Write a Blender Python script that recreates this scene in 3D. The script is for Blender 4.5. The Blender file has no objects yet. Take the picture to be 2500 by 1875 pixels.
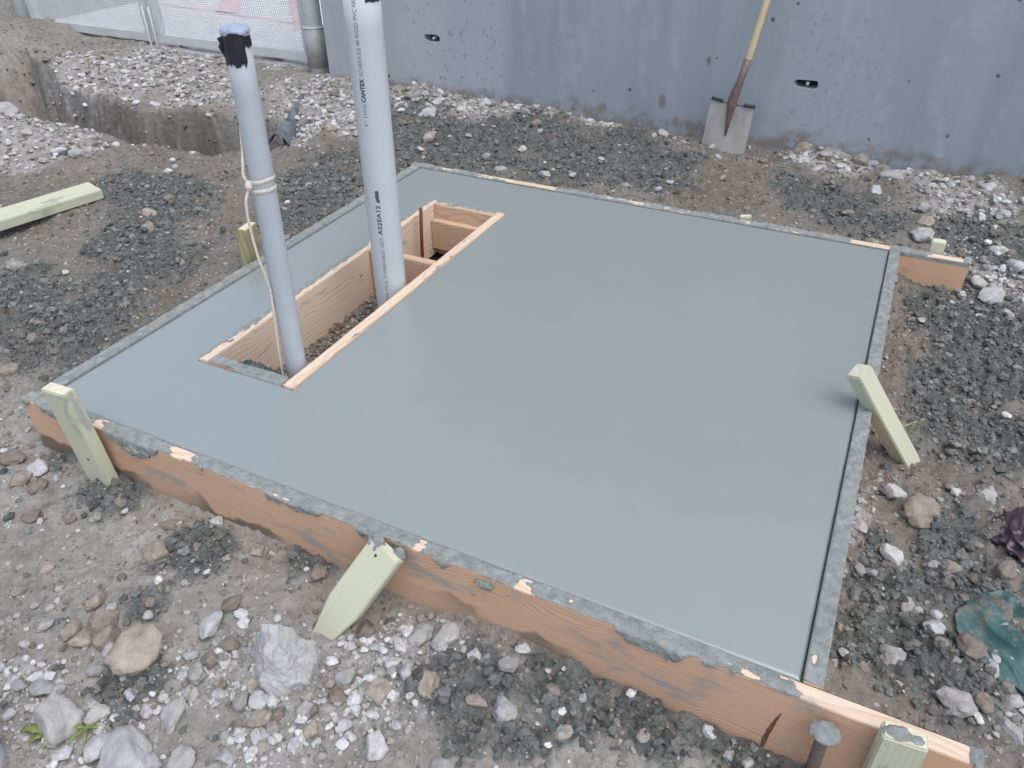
import bpy, bmesh, math
import numpy as np
from mathutils import Matrix, Vector

rng = np.random.default_rng(11)
scn = bpy.context.scene
col = scn.collection

# ------------------------------------------------------------------ camera
cam_d = bpy.data.cameras.new("camera"); cam = bpy.data.objects.new("camera", cam_d); col.objects.link(cam)
CAM = Vector((2.0673, -1.0539, 1.3688))
RIGHT = Vector((.89919, .43753, -.00398)); DOWN = Vector((.25229, -.52589, -.81228)); FWD = Vector((-.35749, .72939, -.58326))
M = Matrix((RIGHT, -DOWN, -FWD)).transposed().to_4x4(); M.translation = CAM
cam.matrix_world = M
FPX = 1886.56
cam_d.sensor_fit = 'HORIZONTAL'; cam_d.sensor_width = 36.0; cam_d.lens = FPX/2500*36
cam_d.clip_start = .02; cam_d.clip_end = 500
scn.camera = cam
scn.render.resolution_x, scn.render.resolution_y = 1024, 768

# ------------------------------------------------------------------ light: soft overcast evening
SUN_EL, SUN_AZ = 66.0, 115.0      # degrees; azimuth of the sun, clockwise from +Y
w = bpy.data.worlds.new("World"); scn.world = w; w.use_nodes = True
nt = w.node_tree; nt.nodes.clear()
sky = nt.nodes.new("ShaderNodeTexSky"); sky.sky_type = 'NISHITA'; sky.sun_disc = False
sky.sun_elevation = math.radians(SUN_EL); sky.sun_rotation = math.radians(SUN_AZ)
sky.air_density = 1.0; sky.dust_density = 3.0; sky.ozone_density = 2.5
hsv = nt.nodes.new("ShaderNodeHueSaturation"); hsv.inputs["Saturation"].default_value = .66
bg = nt.nodes.new("ShaderNodeBackground"); bg.inputs["Strength"].default_value = .15
wo = nt.nodes.new("ShaderNodeOutputWorld")
nt.links.new(sky.outputs[0], hsv.inputs["Color"]); nt.links.new(hsv.outputs[0], bg.inputs[0]); nt.links.new(bg.outputs[0], wo.inputs[0])
sd = bpy.data.lights.new("sun", 'SUN'); sd.energy = .5; sd.angle = math.radians(60); sd.color = (1, .97, .94)
sun = bpy.data.objects.new("sun", sd); col.objects.link(sun)
_el, _az = math.radians(SUN_EL), math.radians(SUN_AZ)
sdir = Vector((math.sin(_az)*math.cos(_el), math.cos(_az)*math.cos(_el), math.sin(_el)))
sun.rotation_euler = (-sdir).to_track_quat('-Z', 'Y').to_euler()
sun.location = (0, 0, 6)
scn.view_settings.view_transform = 'Standard'; scn.view_settings.look = 'None'
scn.view_settings.gamma = 1; scn.view_settings.use_curve_mapping = False
scn.view_settings.exposure = .88

# ------------------------------------------------------------------ helpers: noise
def _h(ix, iy, iz, seed):
    h = (ix.astype(np.int64)*374761393 + iy.astype(np.int64)*668265263 + iz.astype(np.int64)*2147483647 + seed*974634777) & 0xffffffff
    h = ((h ^ (h >> 13))*1274126177) & 0xffffffff
    h = ((h ^ (h >> 16))*2246822519) & 0xffffffff
    return ((h ^ (h >> 15)) & 0xffffff)/float(0xffffff)
def vn2(x, y, seed=0):
    ix = np.floor(x); iy = np.floor(y); fx = x-ix; fy = y-iy
    fx = fx*fx*(3-2*fx); fy = fy*fy*(3-2*fy); z = np.zeros_like(ix)
    a = _h(ix, iy, z, seed); b = _h(ix+1, iy, z, seed); c = _h(ix, iy+1, z, seed); d = _h(ix+1, iy+1, z, seed)
    return (a*(1-fx)+b*fx)*(1-fy)+(c*(1-fx)+d*fx)*fy
def fbm2(x, y, oct=4, seed=0, gain=.5):
    s = 0; a = 1; n = 0; x = np.asarray(x, float); y = np.asarray(y, float)
    for o in range(oct):
        s = s+a*(vn2(x*2**o+o*17.3, y*2**o+o*9.1, seed+o)-.5); n += a; a *= gain
    return s/n*2
def vn3(p, seed=0):
    i = np.floor(p); f = p-i; f = f*f*(3-2*f); r = 0
    for dx in (0, 1):
        for dy in (0, 1):
            for dz in (0, 1):
                wt = (f[:, 0] if dx else 1-f[:, 0])*(f[:, 1] if dy else 1-f[:, 1])*(f[:, 2] if dz else 1-f[:, 2])
                r = r+wt*_h(i[:, 0]+dx, i[:, 1]+dy, i[:, 2]+dz, seed)
    return r-.5
def worley(x, y, seed=0):
    ix = np.floor(x); iy = np.floor(y); best = np.full(x.shape, 9.)
    z = np.zeros_like(ix)
    for dx in (-1, 0, 1):
        for dy in (-1, 0, 1):
            cx = ix+dx; cy = iy+dy
            px = cx+_h(cx, cy, z, seed); py = cy+_h(cx, cy, z+1, seed)
            best = np.minimum(best, (px-x)**2+(py-y)**2)
    return np.sqrt(best)
def clods(x, y, sc, seed):
    """rounded lumps of uneven height with sharp creases between them"""
    wx = x*sc+.55*fbm2(x*sc*.9, y*sc*.9, 2, seed+1)+.25*fbm2(x*sc*2.3, y*sc*2.3, 2, seed+2); wy = y*sc+.55*fbm2(x*sc*.9+31, y*sc*.9, 2, seed+3)
    ix = np.floor(wx); iy = np.floor(wy); best = np.full(x.shape, 9.); rnd = np.zeros(x.shape); z = np.zeros_like(ix)
    for dx in (-1, 0, 1):
        for dy in (-1, 0, 1):
            cx = ix+dx; cy = iy+dy; d = (cx+_h(cx, cy, z, seed)-wx)**2+(cy+_h(cx, cy, z+1, seed)-wy)**2
            k = d < best; best = np.where(k, d, best); rnd = np.where(k, _h(cx, cy, z+2, seed), rnd)
    return np.sqrt(np.clip(1-best/.62, 0, 1))*(.25+.75*rnd)
def sstep(a, b, x):
    t = np.clip((x-a)/(b-a), 0, 1); return t*t*(3-2*t)

# ------------------------------------------------------------------ helpers: objects
def mesh_np(name, V, F, smooth=False):
    """V (n,3), F (m,k) with k = 3 or 4, all faces alike"""
    V = np.ascontiguousarray(V, np.float32); F = np.ascontiguousarray(F, np.int32)
    me = bpy.data.meshes.new(name); k = F.shape[1]
    me.vertices.add(len(V)); me.vertices.foreach_set("co", V.ravel())
    me.loops.add(F.size); me.loops.foreach_set("vertex_index", F.ravel())
    me.polygons.add(len(F)); me.polygons.foreach_set("loop_start", np.arange(0, F.size, k, dtype=np.int32))
    me.polygons.foreach_set("use_smooth", np.full(len(F), smooth, dtype=bool))
    me.update(calc_edges=True)
    return me
def link(name, me, mat=None, parent=None, mw=None):
    o = bpy.data.objects.new(name, me); col.objects.link(o)
    if mat is not None and me is not None and not me.materials: me.materials.append(mat)
    if parent is not None: o.parent = parent
    if mw is not None: o.matrix_basis = mw
    return o
def obj_np(name, V, F, mat, parent=None, smooth=False, mw=None):
    return link(name, mesh_np(name, V, F, smooth), mat, parent, mw)
def obj_bm(name, bm, mat, parent=None, smooth=False, mw=None):
    me = bpy.data.meshes.new(name); bmesh.ops.recalc_face_normals(bm, faces=bm.faces); bm.to_mesh(me); bm.free()
    if smooth: me.polygons.foreach_set("use_smooth", np.full(len(me.polygons), True, dtype=bool))
    return link(name, me, mat, parent, mw)
def tag(o, label=None, cat=None, group=None, kind=None):
    if label: o["label"] = label
    if cat: o["category"] = cat
    if group: o["group"] = group
    if kind: o["kind"] = kind
    return o
def empty(name, loc=(0, 0, 0)):
    o = bpy.data.objects.new(name, None); col.objects.link(o); o.location = loc; o.empty_display_size = .05; return o
def part_of(o, root):
    """parent o to an empty root that only has a location, keeping o where it is"""
    o.parent = root; o.matrix_parent_inverse = Matrix.Translation(root.location).inverted(); return o
def add_box(bm, x0, x1, y0, y1, z0, z1, bev=0.0):
    vs = [bm.verts.new((x, y, z)) for x in (x0, x1) for y in (y0, y1) for z in (z0, z1)]
    fs = [(0, 1, 3, 2), (4, 6, 7, 5), (0, 4, 5, 1), (2, 3, 7, 6), (0, 2, 6, 4), (1, 5, 7, 3)]
    ff = [bm.faces.new([vs[i] for i in f]) for f in fs]
    if bev:
        ed = list({e for f in ff for e in f.edges})
        bmesh.ops.bevel(bm, geom=ed, offset=bev, segments=2, affect='EDGES', clamp_overlap=True)
def tube(P, rad, n=12, cap=True):
    """V, F(quads) of a tube along points P with radii rad"""
    P = np.asarray(P, float); m = len(P); rad = np.broadcast_to(np.asarray(rad, float), (m,))
    T = np.gradient(P, axis=0); T /= np.linalg.norm(T, axis=1)[:, None]
    up = np.array([0, 0, 1.]) if abs(T[0][2]) < .9 else np.array([1., 0, 0])
    V = []; a = np.linspace(0, 2*np.pi, n, endpoint=False)
    for i in range(m):
        u = up-T[i]*(up@T[i]); u /= np.linalg.norm(u); v = np.cross(T[i], u); up = u
        V.append(P[i]+rad[i]*(np.cos(a)[:, None]*u+np.sin(a)[:, None]*v))
    F = []
    for i in range(m-1):
        for j in range(n):
            F.append((i*n+j, i*n+(j+1) % n, (i+1)*n+(j+1) % n, (i+1)*n+j))
    V = np.concatenate(V)
    if cap:
        V = np.concatenate([V, P[:1], P[-1:]]); c0 = m*n; c1 = c0+1
        for j in range(0, n, 2):
            F.append((c0, (j+2) % n, j+1, j)); F.append((c1, (m-1)*n+j, (m-1)*n+j+1, (m-1)*n+(j+2) % n))
    return V, np.array(F)
def frame(top, bot, face):
    """matrix with local +Z from bot to top, local -Y towards face, origin at top"""
    top = Vector(top); bot = Vector(bot); z = (top-bot).normalized()
    y = -Vector(face); y = (y-z*y.dot(z)).normalized()
    x = y.cross(z).normalized()
    m = Matrix((x, y, z)).transposed().to_4x4(); m.translation = top
    return m

# ------------------------------------------------------------------ helpers: materials
class MT:
    def __init__(s, name):
        s.m = bpy.data.materials.new(name); s.m.use_nodes = True; s.t = s.m.node_tree
        s.b = s.t.nodes["Principled BSDF"]; s.out = s.t.nodes["Material Output"]
    def n(s, typ, **kw):
        nd = s.t.nodes.new(typ)
        for k, v in kw.items():
            if k in nd.inputs: nd.inputs[k].default_value = v
            else: setattr(nd, k, v)
        return nd
    def l(s, a, b): s.t.links.new(a, b)
    def coords(s, scale=(1, 1, 1), kind="Object", loc=(0, 0, 0)):
        tc = s.n("ShaderNodeTexCoord"); mp = s.n("ShaderNodeMapping"); s.l(tc.outputs[kind], mp.inputs[0])
        mp.inputs["Scale"].default_value = scale; mp.inputs["Location"].default_value = loc
        return mp.outputs[0]
    def noise(s, vec, scale, detail=4, rough=.55, dist=0.0):
        nd = s.n("ShaderNodeTexNoise"); nd.inputs["Scale"].default_value = scale; nd.inputs["Detail"].default_value = detail
        nd.inputs["Roughness"].default_value = rough; nd.inputs["Distortion"].default_value = dist
        s.l(vec, nd.inputs["Vector"]); return nd.outputs[0]
    def ramp(s, fac, stops):
        nd = s.n("ShaderNodeValToRGB"); cr = nd.color_ramp
        while len(cr.elements) < len(stops): cr.elements.new(.5)
        for e, (p, c) in zip(cr.elements, stops):
            e.position = p; e.color = (*c, 1) if len(c) == 3 else c
        s.l(fac, nd.inputs[0]); return nd.outputs[0]
    def mix(s, fac, a, b, mode='MIX'):
        nd = s.n("ShaderNodeMix", data_type='RGBA', blend_type=mode)
        for v, i in ((fac, 0), (a, 6), (b, 7)):
            if hasattr(v, 'links'): s.l(v, nd.inputs[i])
            elif i == 0: nd.inputs[0].default_value = v
            else: nd.inputs[i].default_value = (*v, 1)
        return nd.outputs[2]
    def math(s, op, a, b=0.0, c=0.0, clamp=False):
        nd = s.n("ShaderNodeMath", operation=op, use_clamp=clamp)
        for i, v in enumerate((a, b, c)):
            if hasattr(v, 'links'): s.l(v, nd.inputs[i])
            else: nd.inputs[i].default_value = v
        return nd.outputs[0]
    def smooth(s, x, a, b):
        nd = s.n("ShaderNodeMapRange", interpolation_type='SMOOTHSTEP')
        s.l(x, nd.inputs[0]); nd.inputs[1].default_value = a; nd.inputs[2].default_value = b
        return nd.outputs[0]
    def attr(s, name):
        nd = s.n("ShaderNodeAttribute", attribute_name=name); return nd
    def sep(s, vec):
        nd = s.n("ShaderNodeSeparateXYZ"); s.l(vec, nd.inputs[0]); return nd.outputs
    def bump(s, h, dist=.002, strength=1.0):
        nd = s.n("ShaderNodeBump"); nd.inputs["Distance"].default_value = dist; nd.inputs["Strength"].default_value = strength
        s.l(h, nd.inputs["Height"]); s.l(nd.outputs[0], s.b.inputs["Normal"])
    def set(s, color=None, rough=None, spec=None, metal=None):
        for v, k in ((color, "Base Color"), (rough, "Roughness"), (spec, "Specular IOR Level"), (metal, "Metallic")):
            if v is None: continue
            if hasattr(v, 'links'): s.l(v, s.b.inputs[k])
            elif k == "Base Color": s.b.inputs[k].default_value = (*v, 1)
            else: s.b.inputs[k].default_value = v
        return s.m

def mat_slab():
    m = MT("fresh_slab_concrete"); v = m.coords()
    n1 = m.noise(v, 1.3, 3); n2 = m.noise(m.coords((1, 1, 1)), 9, 4)
    c = m.ramp(n1, [(.3, (.232, .262, .249)), (.7, (.244, .274, .260))])
    c = m.mix(.16, c, m.ramp(n2, [(.35, (.218, .248, .236)), (.68, (.26, .292, .278))]))
    # sparse tiny trowel pits
    vo = m.n("ShaderNodeTexVoronoi"); vo.inputs["Scale"].default_value = 16; m.l(m.coords((1, 1.7, 1)), vo.inputs["Vector"])
    pit = m.smooth(vo.outputs["Distance"], .045, .025)
    sel = m.smooth(m.sep(vo.outputs["Color"])[0], .70, .76)
    pit = m.math('MULTIPLY', pit, sel)
    c = m.mix(m.math('MULTIPLY', pit, .55), c, (.10, .115, .115))
    r = m.ramp(n2, [(.3, (.30,)*3), (.7, (.38,)*3)])
    tr = m.noise(m.coords((2, 14, 2)), 5, 3)
    h = m.math('ADD', m.math('MULTIPLY', tr, .15), m.math('MULTIPLY', m.noise(v, 55, 4), .5))
    h = m.math('SUBTRACT', h, m.math('MULTIPLY', pit, 1.0))
    m.bump(h, .0006, .35)
    m.b.inputs["Coat Weight"].default_value = 1.0; m.b.inputs["Coat Roughness"].default_value = .28; m.b.inputs["Coat IOR"].default_value = 1.7
    return m.set(c, r, .5)
def mat_crust(name, a, b, rough=.72):
    m = MT(name); v = m.coords()
    c = m.ramp(m.noise(v, 38, 5, .65), [(.3, a), (.7, b)])
    m.bump(m.math('ADD', m.noise(v, 70, 6, .75), m.math('MULTIPLY', m.noise(m.coords((.5, 1, 1)), 190, 4, .7), .5)), .006, .9)
    return m.set(c, rough, .4)
def mat_wood(name, light, dark, knot=(.13, .05, .025), smear=0.0, wet=0.0, scale=1.0, rough=.62, seed=0.0, swirl=1.0, ringc=.62):
    """local X runs along the grain"""
    m = MT(name)
    info = m.n("ShaderNodeObjectInfo")
    off = m.n("ShaderNodeCombineXYZ"); m.l(m.math('MULTIPLY', info.outputs["Random"], 37.0), off.inputs[0]); m.l(m.math('MULTIPLY', info.outputs["Random"], 11.0), off.inputs[2])
    tc = m.n("ShaderNodeTexCoord")
    add = m.n("ShaderNodeVectorMath", operation='ADD'); m.l(tc.outputs["Object"], add.inputs[0]); m.l(off.outputs[0], add.inputs[1])
    def mp(sc):
        q = m.n("ShaderNodeMapping"); q.inputs["Scale"].default_value = sc; m.l(add.outputs[0], q.inputs[0]); return q.outputs[0]
    # growth rings: distance field of a wandering pith, cut lengthwise
    warp = m.noise(mp((.9, 5, 5)), 1.0, 3, .5)
    warp2 = m.noise(mp((2.2, 2.2, 3)), 1.6, 2, .5)
    z = m.sep(add.outputs[0])
    t = m.math('ADD', m.math('MULTIPLY', z[2], 62*scale), m.math('MULTIPLY', warp, 9.0*swirl))
    t = m.math('ADD', t, m.math('MULTIPLY', warp2, 7.0*swirl)); t = m.math('ADD', t, m.math('MULTIPLY', z[1], 55*scale))
    fr = m.math('FRACT', t)
    ring = m.math('MULTIPLY', m.smooth(fr, .35, .93), m.smooth(fr, 1.0, .95))
    fib = m.noise(mp((3, 170, 170)), 1.0, 3, .6)
    blot = m.noise(mp((1.5, 4, 4)), 2.0, 3)
    f = m.math('ADD', m.math('MULTIPLY', ring, ringc), m.math('MULTIPLY', m.math('SUBTRACT', fib, .5), .75))
    f = m.math('ADD', f, m.math('MULTIPLY', m.math('SUBTRACT', blot, .5), .7), clamp=True)
    c = m.mix(f, light, dark)
    vo = m.n("ShaderNodeTexVoronoi"); vo.inputs["Scale"].default_value = 5.0; m.l(mp((1.0, 1.3, 1.9)), vo.inputs["Vector"])
    kn = m.math('MULTIPLY', m.smooth(vo.outputs["Distance"], .075, .03), m.smooth(m.sep(vo.outputs["Color"])[1], .62, .66))
    c = m.mix(m.math('MULTIPLY', kn, .8), c, knot)
    h = m.math('ADD', m.math('MULTIPLY', ring, -.4), fib)
    if smear:
        s1 = m.noise(mp((2.2, 6, 7)), 2.2, 5, .62)
        s = m.smooth(s1, .60-.12*smear, .70-.08*smear)
        s = m.math('MULTIPLY', s, .75)
        c = m.mix(s, c, (.27, .275, .26))
    if wet:
        n = m.noise(mp((3.2, 3, 3)), 1.7, 4, .55)
        zz = m.sep(tc.outputs["Object"])[2]
        band = m.math('ADD', zz, m.math('MULTIPLY', m.math('SUBTRACT', n, .5), .20))
        s = m.smooth(band, -.128, -.150)
        gate = m.smooth(m.noise(mp((1.1, 1, 1)), 1.3, 2), .44, .56)
        s = m.math('MULTIPLY', s, gate)
        c = m.mix(m.math('MULTIPLY', s, wet), c, (.075, .082, .065))
    m.bump(h, .0012, .5)
    return m.set(c, rough, .35)
def mat_rock(name, a, b, pits=.5, rough=.85):
    m = MT(name); info = m.n("ShaderNodeObjectInfo")
    tc = m.n("ShaderNodeTexCoord"); add = m.n("ShaderNodeVectorMath", operation='ADD'); m.l(tc.outputs["Object"], add.inputs[0])
    sc = m.n("ShaderNodeVectorMath", operation='SCALE'); sc.inputs["Scale"].default_value = 23.0
    cb = m.n("ShaderNodeCombineXYZ"); m.l(info.outputs["Random"], cb.inputs[0]); m.l(info.outputs["Random"], cb.inputs[1])
    m.l(cb.outputs[0], sc.inputs[0]); m.l(sc.outputs[0], add.inputs[1]); v = add.outputs[0]
    n1 = m.noise(v, 1.3, 6, .62); n2 = m.noise(v, 7, 5, .7)
    c = m.ramp(n1, [(.32, a), (.68, b)])
    c = m.mix(m.math('MULTIPLY', m.smooth(n2, .57, .66), pits), c, tuple(x*.45 for x in a))
    br = m.n("ShaderNodeHueSaturation"); m.l(c, br.inputs["Color"]); m.l(m.math('ADD', m.math('MULTIPLY', info.outputs["Random"], .45), .76), br.inputs["Value"])
    m.bump(m.math('ADD', n2, n1), .008, .6)
    return m.set(br.outputs[0], rough, .25)
def mat_tone(name, rough=.85, bump=.004, scale=90, spec=.25):
    """colour carried by each pebble itself"""
    m = MT(name); a = m.attr("tone"); v = m.coords(); n = m.noise(v, scale, 4, .65)
    c = m.mix(1.0, a.outputs["Color"], m.ramp(n, [(.3, (.72,)*3), (.7, (1.22,)*3)]), 'MULTIPLY')
    m.bump(m.noise(v, scale*2.2, 4, .7), bump, .7)
    return m.set(c, rough, spec)
def mat_ground():
    m = MT("building_site_soil"); v = m.coords()
    n1 = m.noise(v, 2.2, 5, .6); n2 = m.noise(v, 26, 6, .68); n3 = m.noise(v, 140, 4, .7)
    soil = m.ramp(n1, [(.3, (.225, .208, .180)), (.5, (.315, .296, .264)), (.7, (.41, .394, .362))])
    soil = m.mix(.5, soil, m.ramp(n2, [(.3, (.12, .108, .090)), (.55, (.30, .281, .250)), (.75, (.46, .443, .41))]))
    ad = m.attr("dust").outputs["Fac"]; soil = m.mix(m.math('SUBTRACT', 1.0, ad), soil, (.63, .605, .57), 'MULTIPLY')
    sp = m.smooth(n3, .66, .74)
    soil = m.mix(m.math('MULTIPLY', sp, m.math('MULTIPLY', ad, .55)), soil, (.5, .48, .46))
    wetc = m.ramp(n2, [(.26, (.050, .055, .050)), (.52, (.125, .134, .125)), (.78, (.21, .221, .21))])
    gr = m.ramp(n2, [(.3, (.20, .185, .165)), (.55, (.36, .345, .325)), (.75, (.55, .54, .525))])
    aw = m.attr("wet").outputs["Fac"]; ag = m.attr("grav").outputs["Fac"]
    nn = m.math('MULTIPLY', m.math('SUBTRACT', n2, .5), 1.0)
    fg = m.smooth(m.math('ADD', ag, nn), .35, .75); fw = m.math('MULTIPLY', m.smooth(m.math('ADD', aw, m.math('MULTIPLY', nn, 1.7)), .18, .86), .93)
    c = m.mix(m.math('MULTIPLY', fg, .75), soil, gr); c = m.mix(fw, c, wetc)
    r = m.math('SUBTRACT', .92, m.math('MULTIPLY', fw, .30))
    h = m.math('ADD', m.math('MULTIPLY', n2, 1.0), m.math('MULTIPLY', n3, .35))
    m.bump(h, .018, .9)
    return m.set(c, r, .25)
def mat_wall():
    m = MT("cast_concrete_wall"); v = m.coords()
    x, y, z = m.sep(m.coords())
    n1 = m.noise(v, 1.1, 5, .6); n2 = m.noise(v, 14, 5, .65)
    st = m.noise(m.coords((2.6, 1, .16)), 1.6, 4, .6, .3)
    base = m.ramp(n1, [(.3, (.25, .284, .316)), (.7, (.308, .342, .372))])
    base = m.mix(.35, base, m.ramp(st, [(.32, (.215, .248, .284)), (.68, (.365, .398, .424))]))
    # warm, lighter concrete at the gate end of the wall
    tl = m.smooth(m.math('ADD', x, m.math('MULTIPLY', m.math('SUBTRACT', n1, .5), .5)), -.25, -.85)
    base = m.mix(m.math('MULTIPLY', tl, .65), base, (.41, .413, .415))
    # narrow pale runs of laitance
    rn = m.noise(m.coords((1.15, 1, .20)), 1.5, 3, .6, .5)
    ridge = m.smooth(m.math('ABSOLUTE', m.math('SUBTRACT', rn, .5)), .034, .0)
    ridge = m.math('MULTIPLY', ridge, m.smooth(n2, .40, .62))
    base = m.mix(m.math('MULTIPLY', ridge, .26), base, (.44, .472, .505))
    # pale rough scabbed zone with specks, around the slot near the gate
    zone = m.smooth(m.math('ABSOLUTE', m.math('ADD', m.math('ADD', x, .45), m.math('MULTIPLY', m.math('SUBTRACT', n1, .5), .55))), .42, .25)
    zone2 = m.smooth(m.math('ABSOLUTE', m.math('ADD', m.math('SUBTRACT', x, 1.72), m.math('MULTIPLY', m.math('SUBTRACT', n1, .5), .9))), .30, .12)
    zn = m.math('MAXIMUM', zone, m.math('MULTIPLY', zone2, .55))
    base = m.mix(m.math('MULTIPLY', zn, .45), base, (.41, .438, .47))
    sp = m.noise(m.coords((1, 1, .8)), 42, 3, .6)
    sp = m.math('MULTIPLY', m.smooth(sp, .60, .66), zn)
    base = m.mix(m.math('MULTIPLY', sp, .6), base, (.17, .18, .195))
    # bug holes
    vo = m.n("ShaderNodeTexVoronoi"); vo.inputs["Scale"].default_value = 8.5; m.l(m.coords((1, 1, .9)), vo.inputs["Vector"])
    hole = m.math('MULTIPLY', m.smooth(vo.outputs["Distance"], .11, .06), m.smooth(m.sep(vo.outputs["Color"])[0], .66, .70))
    hole = m.math('MULTIPLY', hole, m.smooth(n2, .40, .50))
    base = m.mix(m.math('MULTIPLY', hole, .8), base, (.07, .07, .07))
    # soil splashed on the foot of the wall
    mud = m.smooth(m.math('ADD', z, m.math('MULTIPLY', m.math('SUBTRACT', m.noise(v, 5, 5, .65), .5), .32)), .075, .0)
    mud = m.math('MULTIPLY', mud, m.smooth(n2, .36, .60))
    base = m.mix(m.math('MULTIPLY', mud, .75), base, (.19, .155, .12))
    vo2 = m.n("ShaderNodeTexVoronoi"); vo2.inputs["Scale"].default_value = 4.2; m.l(m.coords((1, 1, .55)), vo2.inputs["Vector"])
    spl = m.math('MULTIPLY', m.smooth(m.math('ADD', vo2.outputs["Distance"], m.math('MULTIPLY', m.math('SUBTRACT', n2, .5), .12)), .10, .06), m.smooth(m.sep(vo2.outputs["Color"])[1], .84, .87))
    base = m.mix(m.math('MULTIPLY', spl, .75), base, (.16, .125, .09))
    m.bump(m.math('SUBTRACT', m.math('ADD', m.math('MULTIPLY', n2, .5), m.math('MULTIPLY', m.noise(v, 90, 4, .7), .35)), m.math('MULTIPLY', hole, 1.5)), .006, .5)
    return m.set(base, .82, .3)
def mat_plain(name, color, rough=.5, spec=.5, metal=0.0, var=.12, scale=30, bump=.0006, stretch=(1, 1, 1)):
    m = MT(name); v = m.coords(stretch); n = m.noise(v, scale, 5, .6)
    c = m.ramp(n, [(.25, tuple(max(0, x*(1-var)) for x in color)), (.75, tuple(min(1, x*(1+var)) for x in color))])
    if bump: m.bump(m.noise(v, scale*4, 4, .6), bump, .5)
    return m.set(c, rough, spec, metal)
def mat_perforated():
    m = MT("perforated_galvanised_sheet"); x, y, z = m.sep(m.coords())
    P = .0165
    row = m.math('DIVIDE', z, P*.866); ri = m.math('FLOOR', row)
    sh = m.math('MULTIPLY', m.math('MODULO', ri, 2.0), .5)
    u = m.math('ABSOLUTE', m.math('SUBTRACT', m.math('FRACT', m.math('ADD', m.math('DIVIDE', x, P), sh)), .5))
    v = m.math('MULTIPLY', m.math('ABSOLUTE', m.math('SUBTRACT', m.math('FRACT', row), .5)), .866)
    d = m.math('SQRT', m.math('ADD', m.math('MULTIPLY', u, u), m.math('MULTIPLY', v, v)))
    hole = m.math('LESS_THAN', d, .31)
    tr = m.n("ShaderNodeBsdfTransparent"); mx = m.n("ShaderNodeMixShader")
    m.l(hole, mx.inputs[0]); m.l(m.b.outputs[0], mx.inputs[1]); m.l(tr.outputs[0], mx.inputs[2]); m.l(mx.outputs[0], m.out.inputs[0])
    n = m.noise(m.coords(), 6, 4)
    return m.set(m.ramp(n, [(.3, (.62, .63, .635)), (.7, (.70, .705, .71))]), .55, .4, .0)
# (x, y, half extents along and across, heading) of patches of spilled concrete and of loose gravel
WET = [ (1.52,-0.20,0.124,0.111,2.14), (1.72,-0.13,0.194,0.097,1.93), (1.97,-0.09,0.198,0.105,1.67), (2.14,-0.08,0.135,0.068,1.50),
(1.65,-0.27,0.127,0.078,2.06), (0.33,-0.10,0.100,0.097,2.64), (0.04,-0.03,0.079,0.088,2.67), (0.69,-0.17,0.098,0.115,2.57),
(0.73,-0.33,0.075,0.067,2.65), (0.85,-0.52,0.079,0.110,2.73), (1.00,-0.05,0.091,0.075,2.39), (-0.53,0.38,0.222,0.226,2.64),
(-0.81,0.50,0.164,0.262,2.65), (-0.34,0.40,0.184,0.213,2.60), (-0.22,0.25,0.127,0.159,2.63), (-0.52,0.68,0.165,0.190,2.55),
(-0.58,0.93,0.195,0.289,2.50), (-0.81,0.93,0.120,0.155,2.54), (-1.27,1.40,0.138,0.207,2.51), (-0.94,1.38,0.244,0.316,2.46),
(-0.85,1.10,0.125,0.167,2.51), (-0.26,1.68,0.197,0.536,2.28), (-0.21,1.42,0.144,0.212,2.32), (-0.24,2.29,0.171,0.449,2.17),
(-0.32,2.62,0.312,0.607,2.15), (0.17,2.81,0.362,0.333,2.03), (0.17,2.51,0.320,0.297,2.06), (0.66,2.62,0.384,0.357,1.94), (0.25,2.93,0.236,0.343,2.00),
(0.80,2.93,0.200,0.314,1.88), (1.08,2.62,0.208,0.266,1.83), (1.81,2.69,0.175,0.185,1.64), (2.03,2.57,0.167,0.228,1.58), (2.47,2.57,0.181,0.270,1.46),
(2.17,2.56,0.103,0.139,1.54), (2.65,2.48,0.116,0.204,1.41), (2.56,2.72,0.164,0.172,1.44), (2.44,2.04,0.144,0.248,1.45), (2.57,1.89,0.188,0.264,1.40),
(2.58,1.58,0.174,0.190,1.38), (2.47,1.35,0.106,0.168,1.40), (2.55,1.25,0.159,0.184,1.36), (2.41,1.53,0.080,0.124,1.44), (2.34,0.47,0.092,0.130,1.39),
(2.41,0.35,0.120,0.133,1.33), (2.47,0.27,0.125,0.111,1.27), (2.50,0.59,0.082,0.104,1.31), (2.48,0.73,0.074,0.114,1.34), (2.31,0.66,0.025,0.055,1.43),
(2.30,0.33,0.055,0.118,1.40), (2.23,0.06,0.060,0.025,1.42) ]
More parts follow.
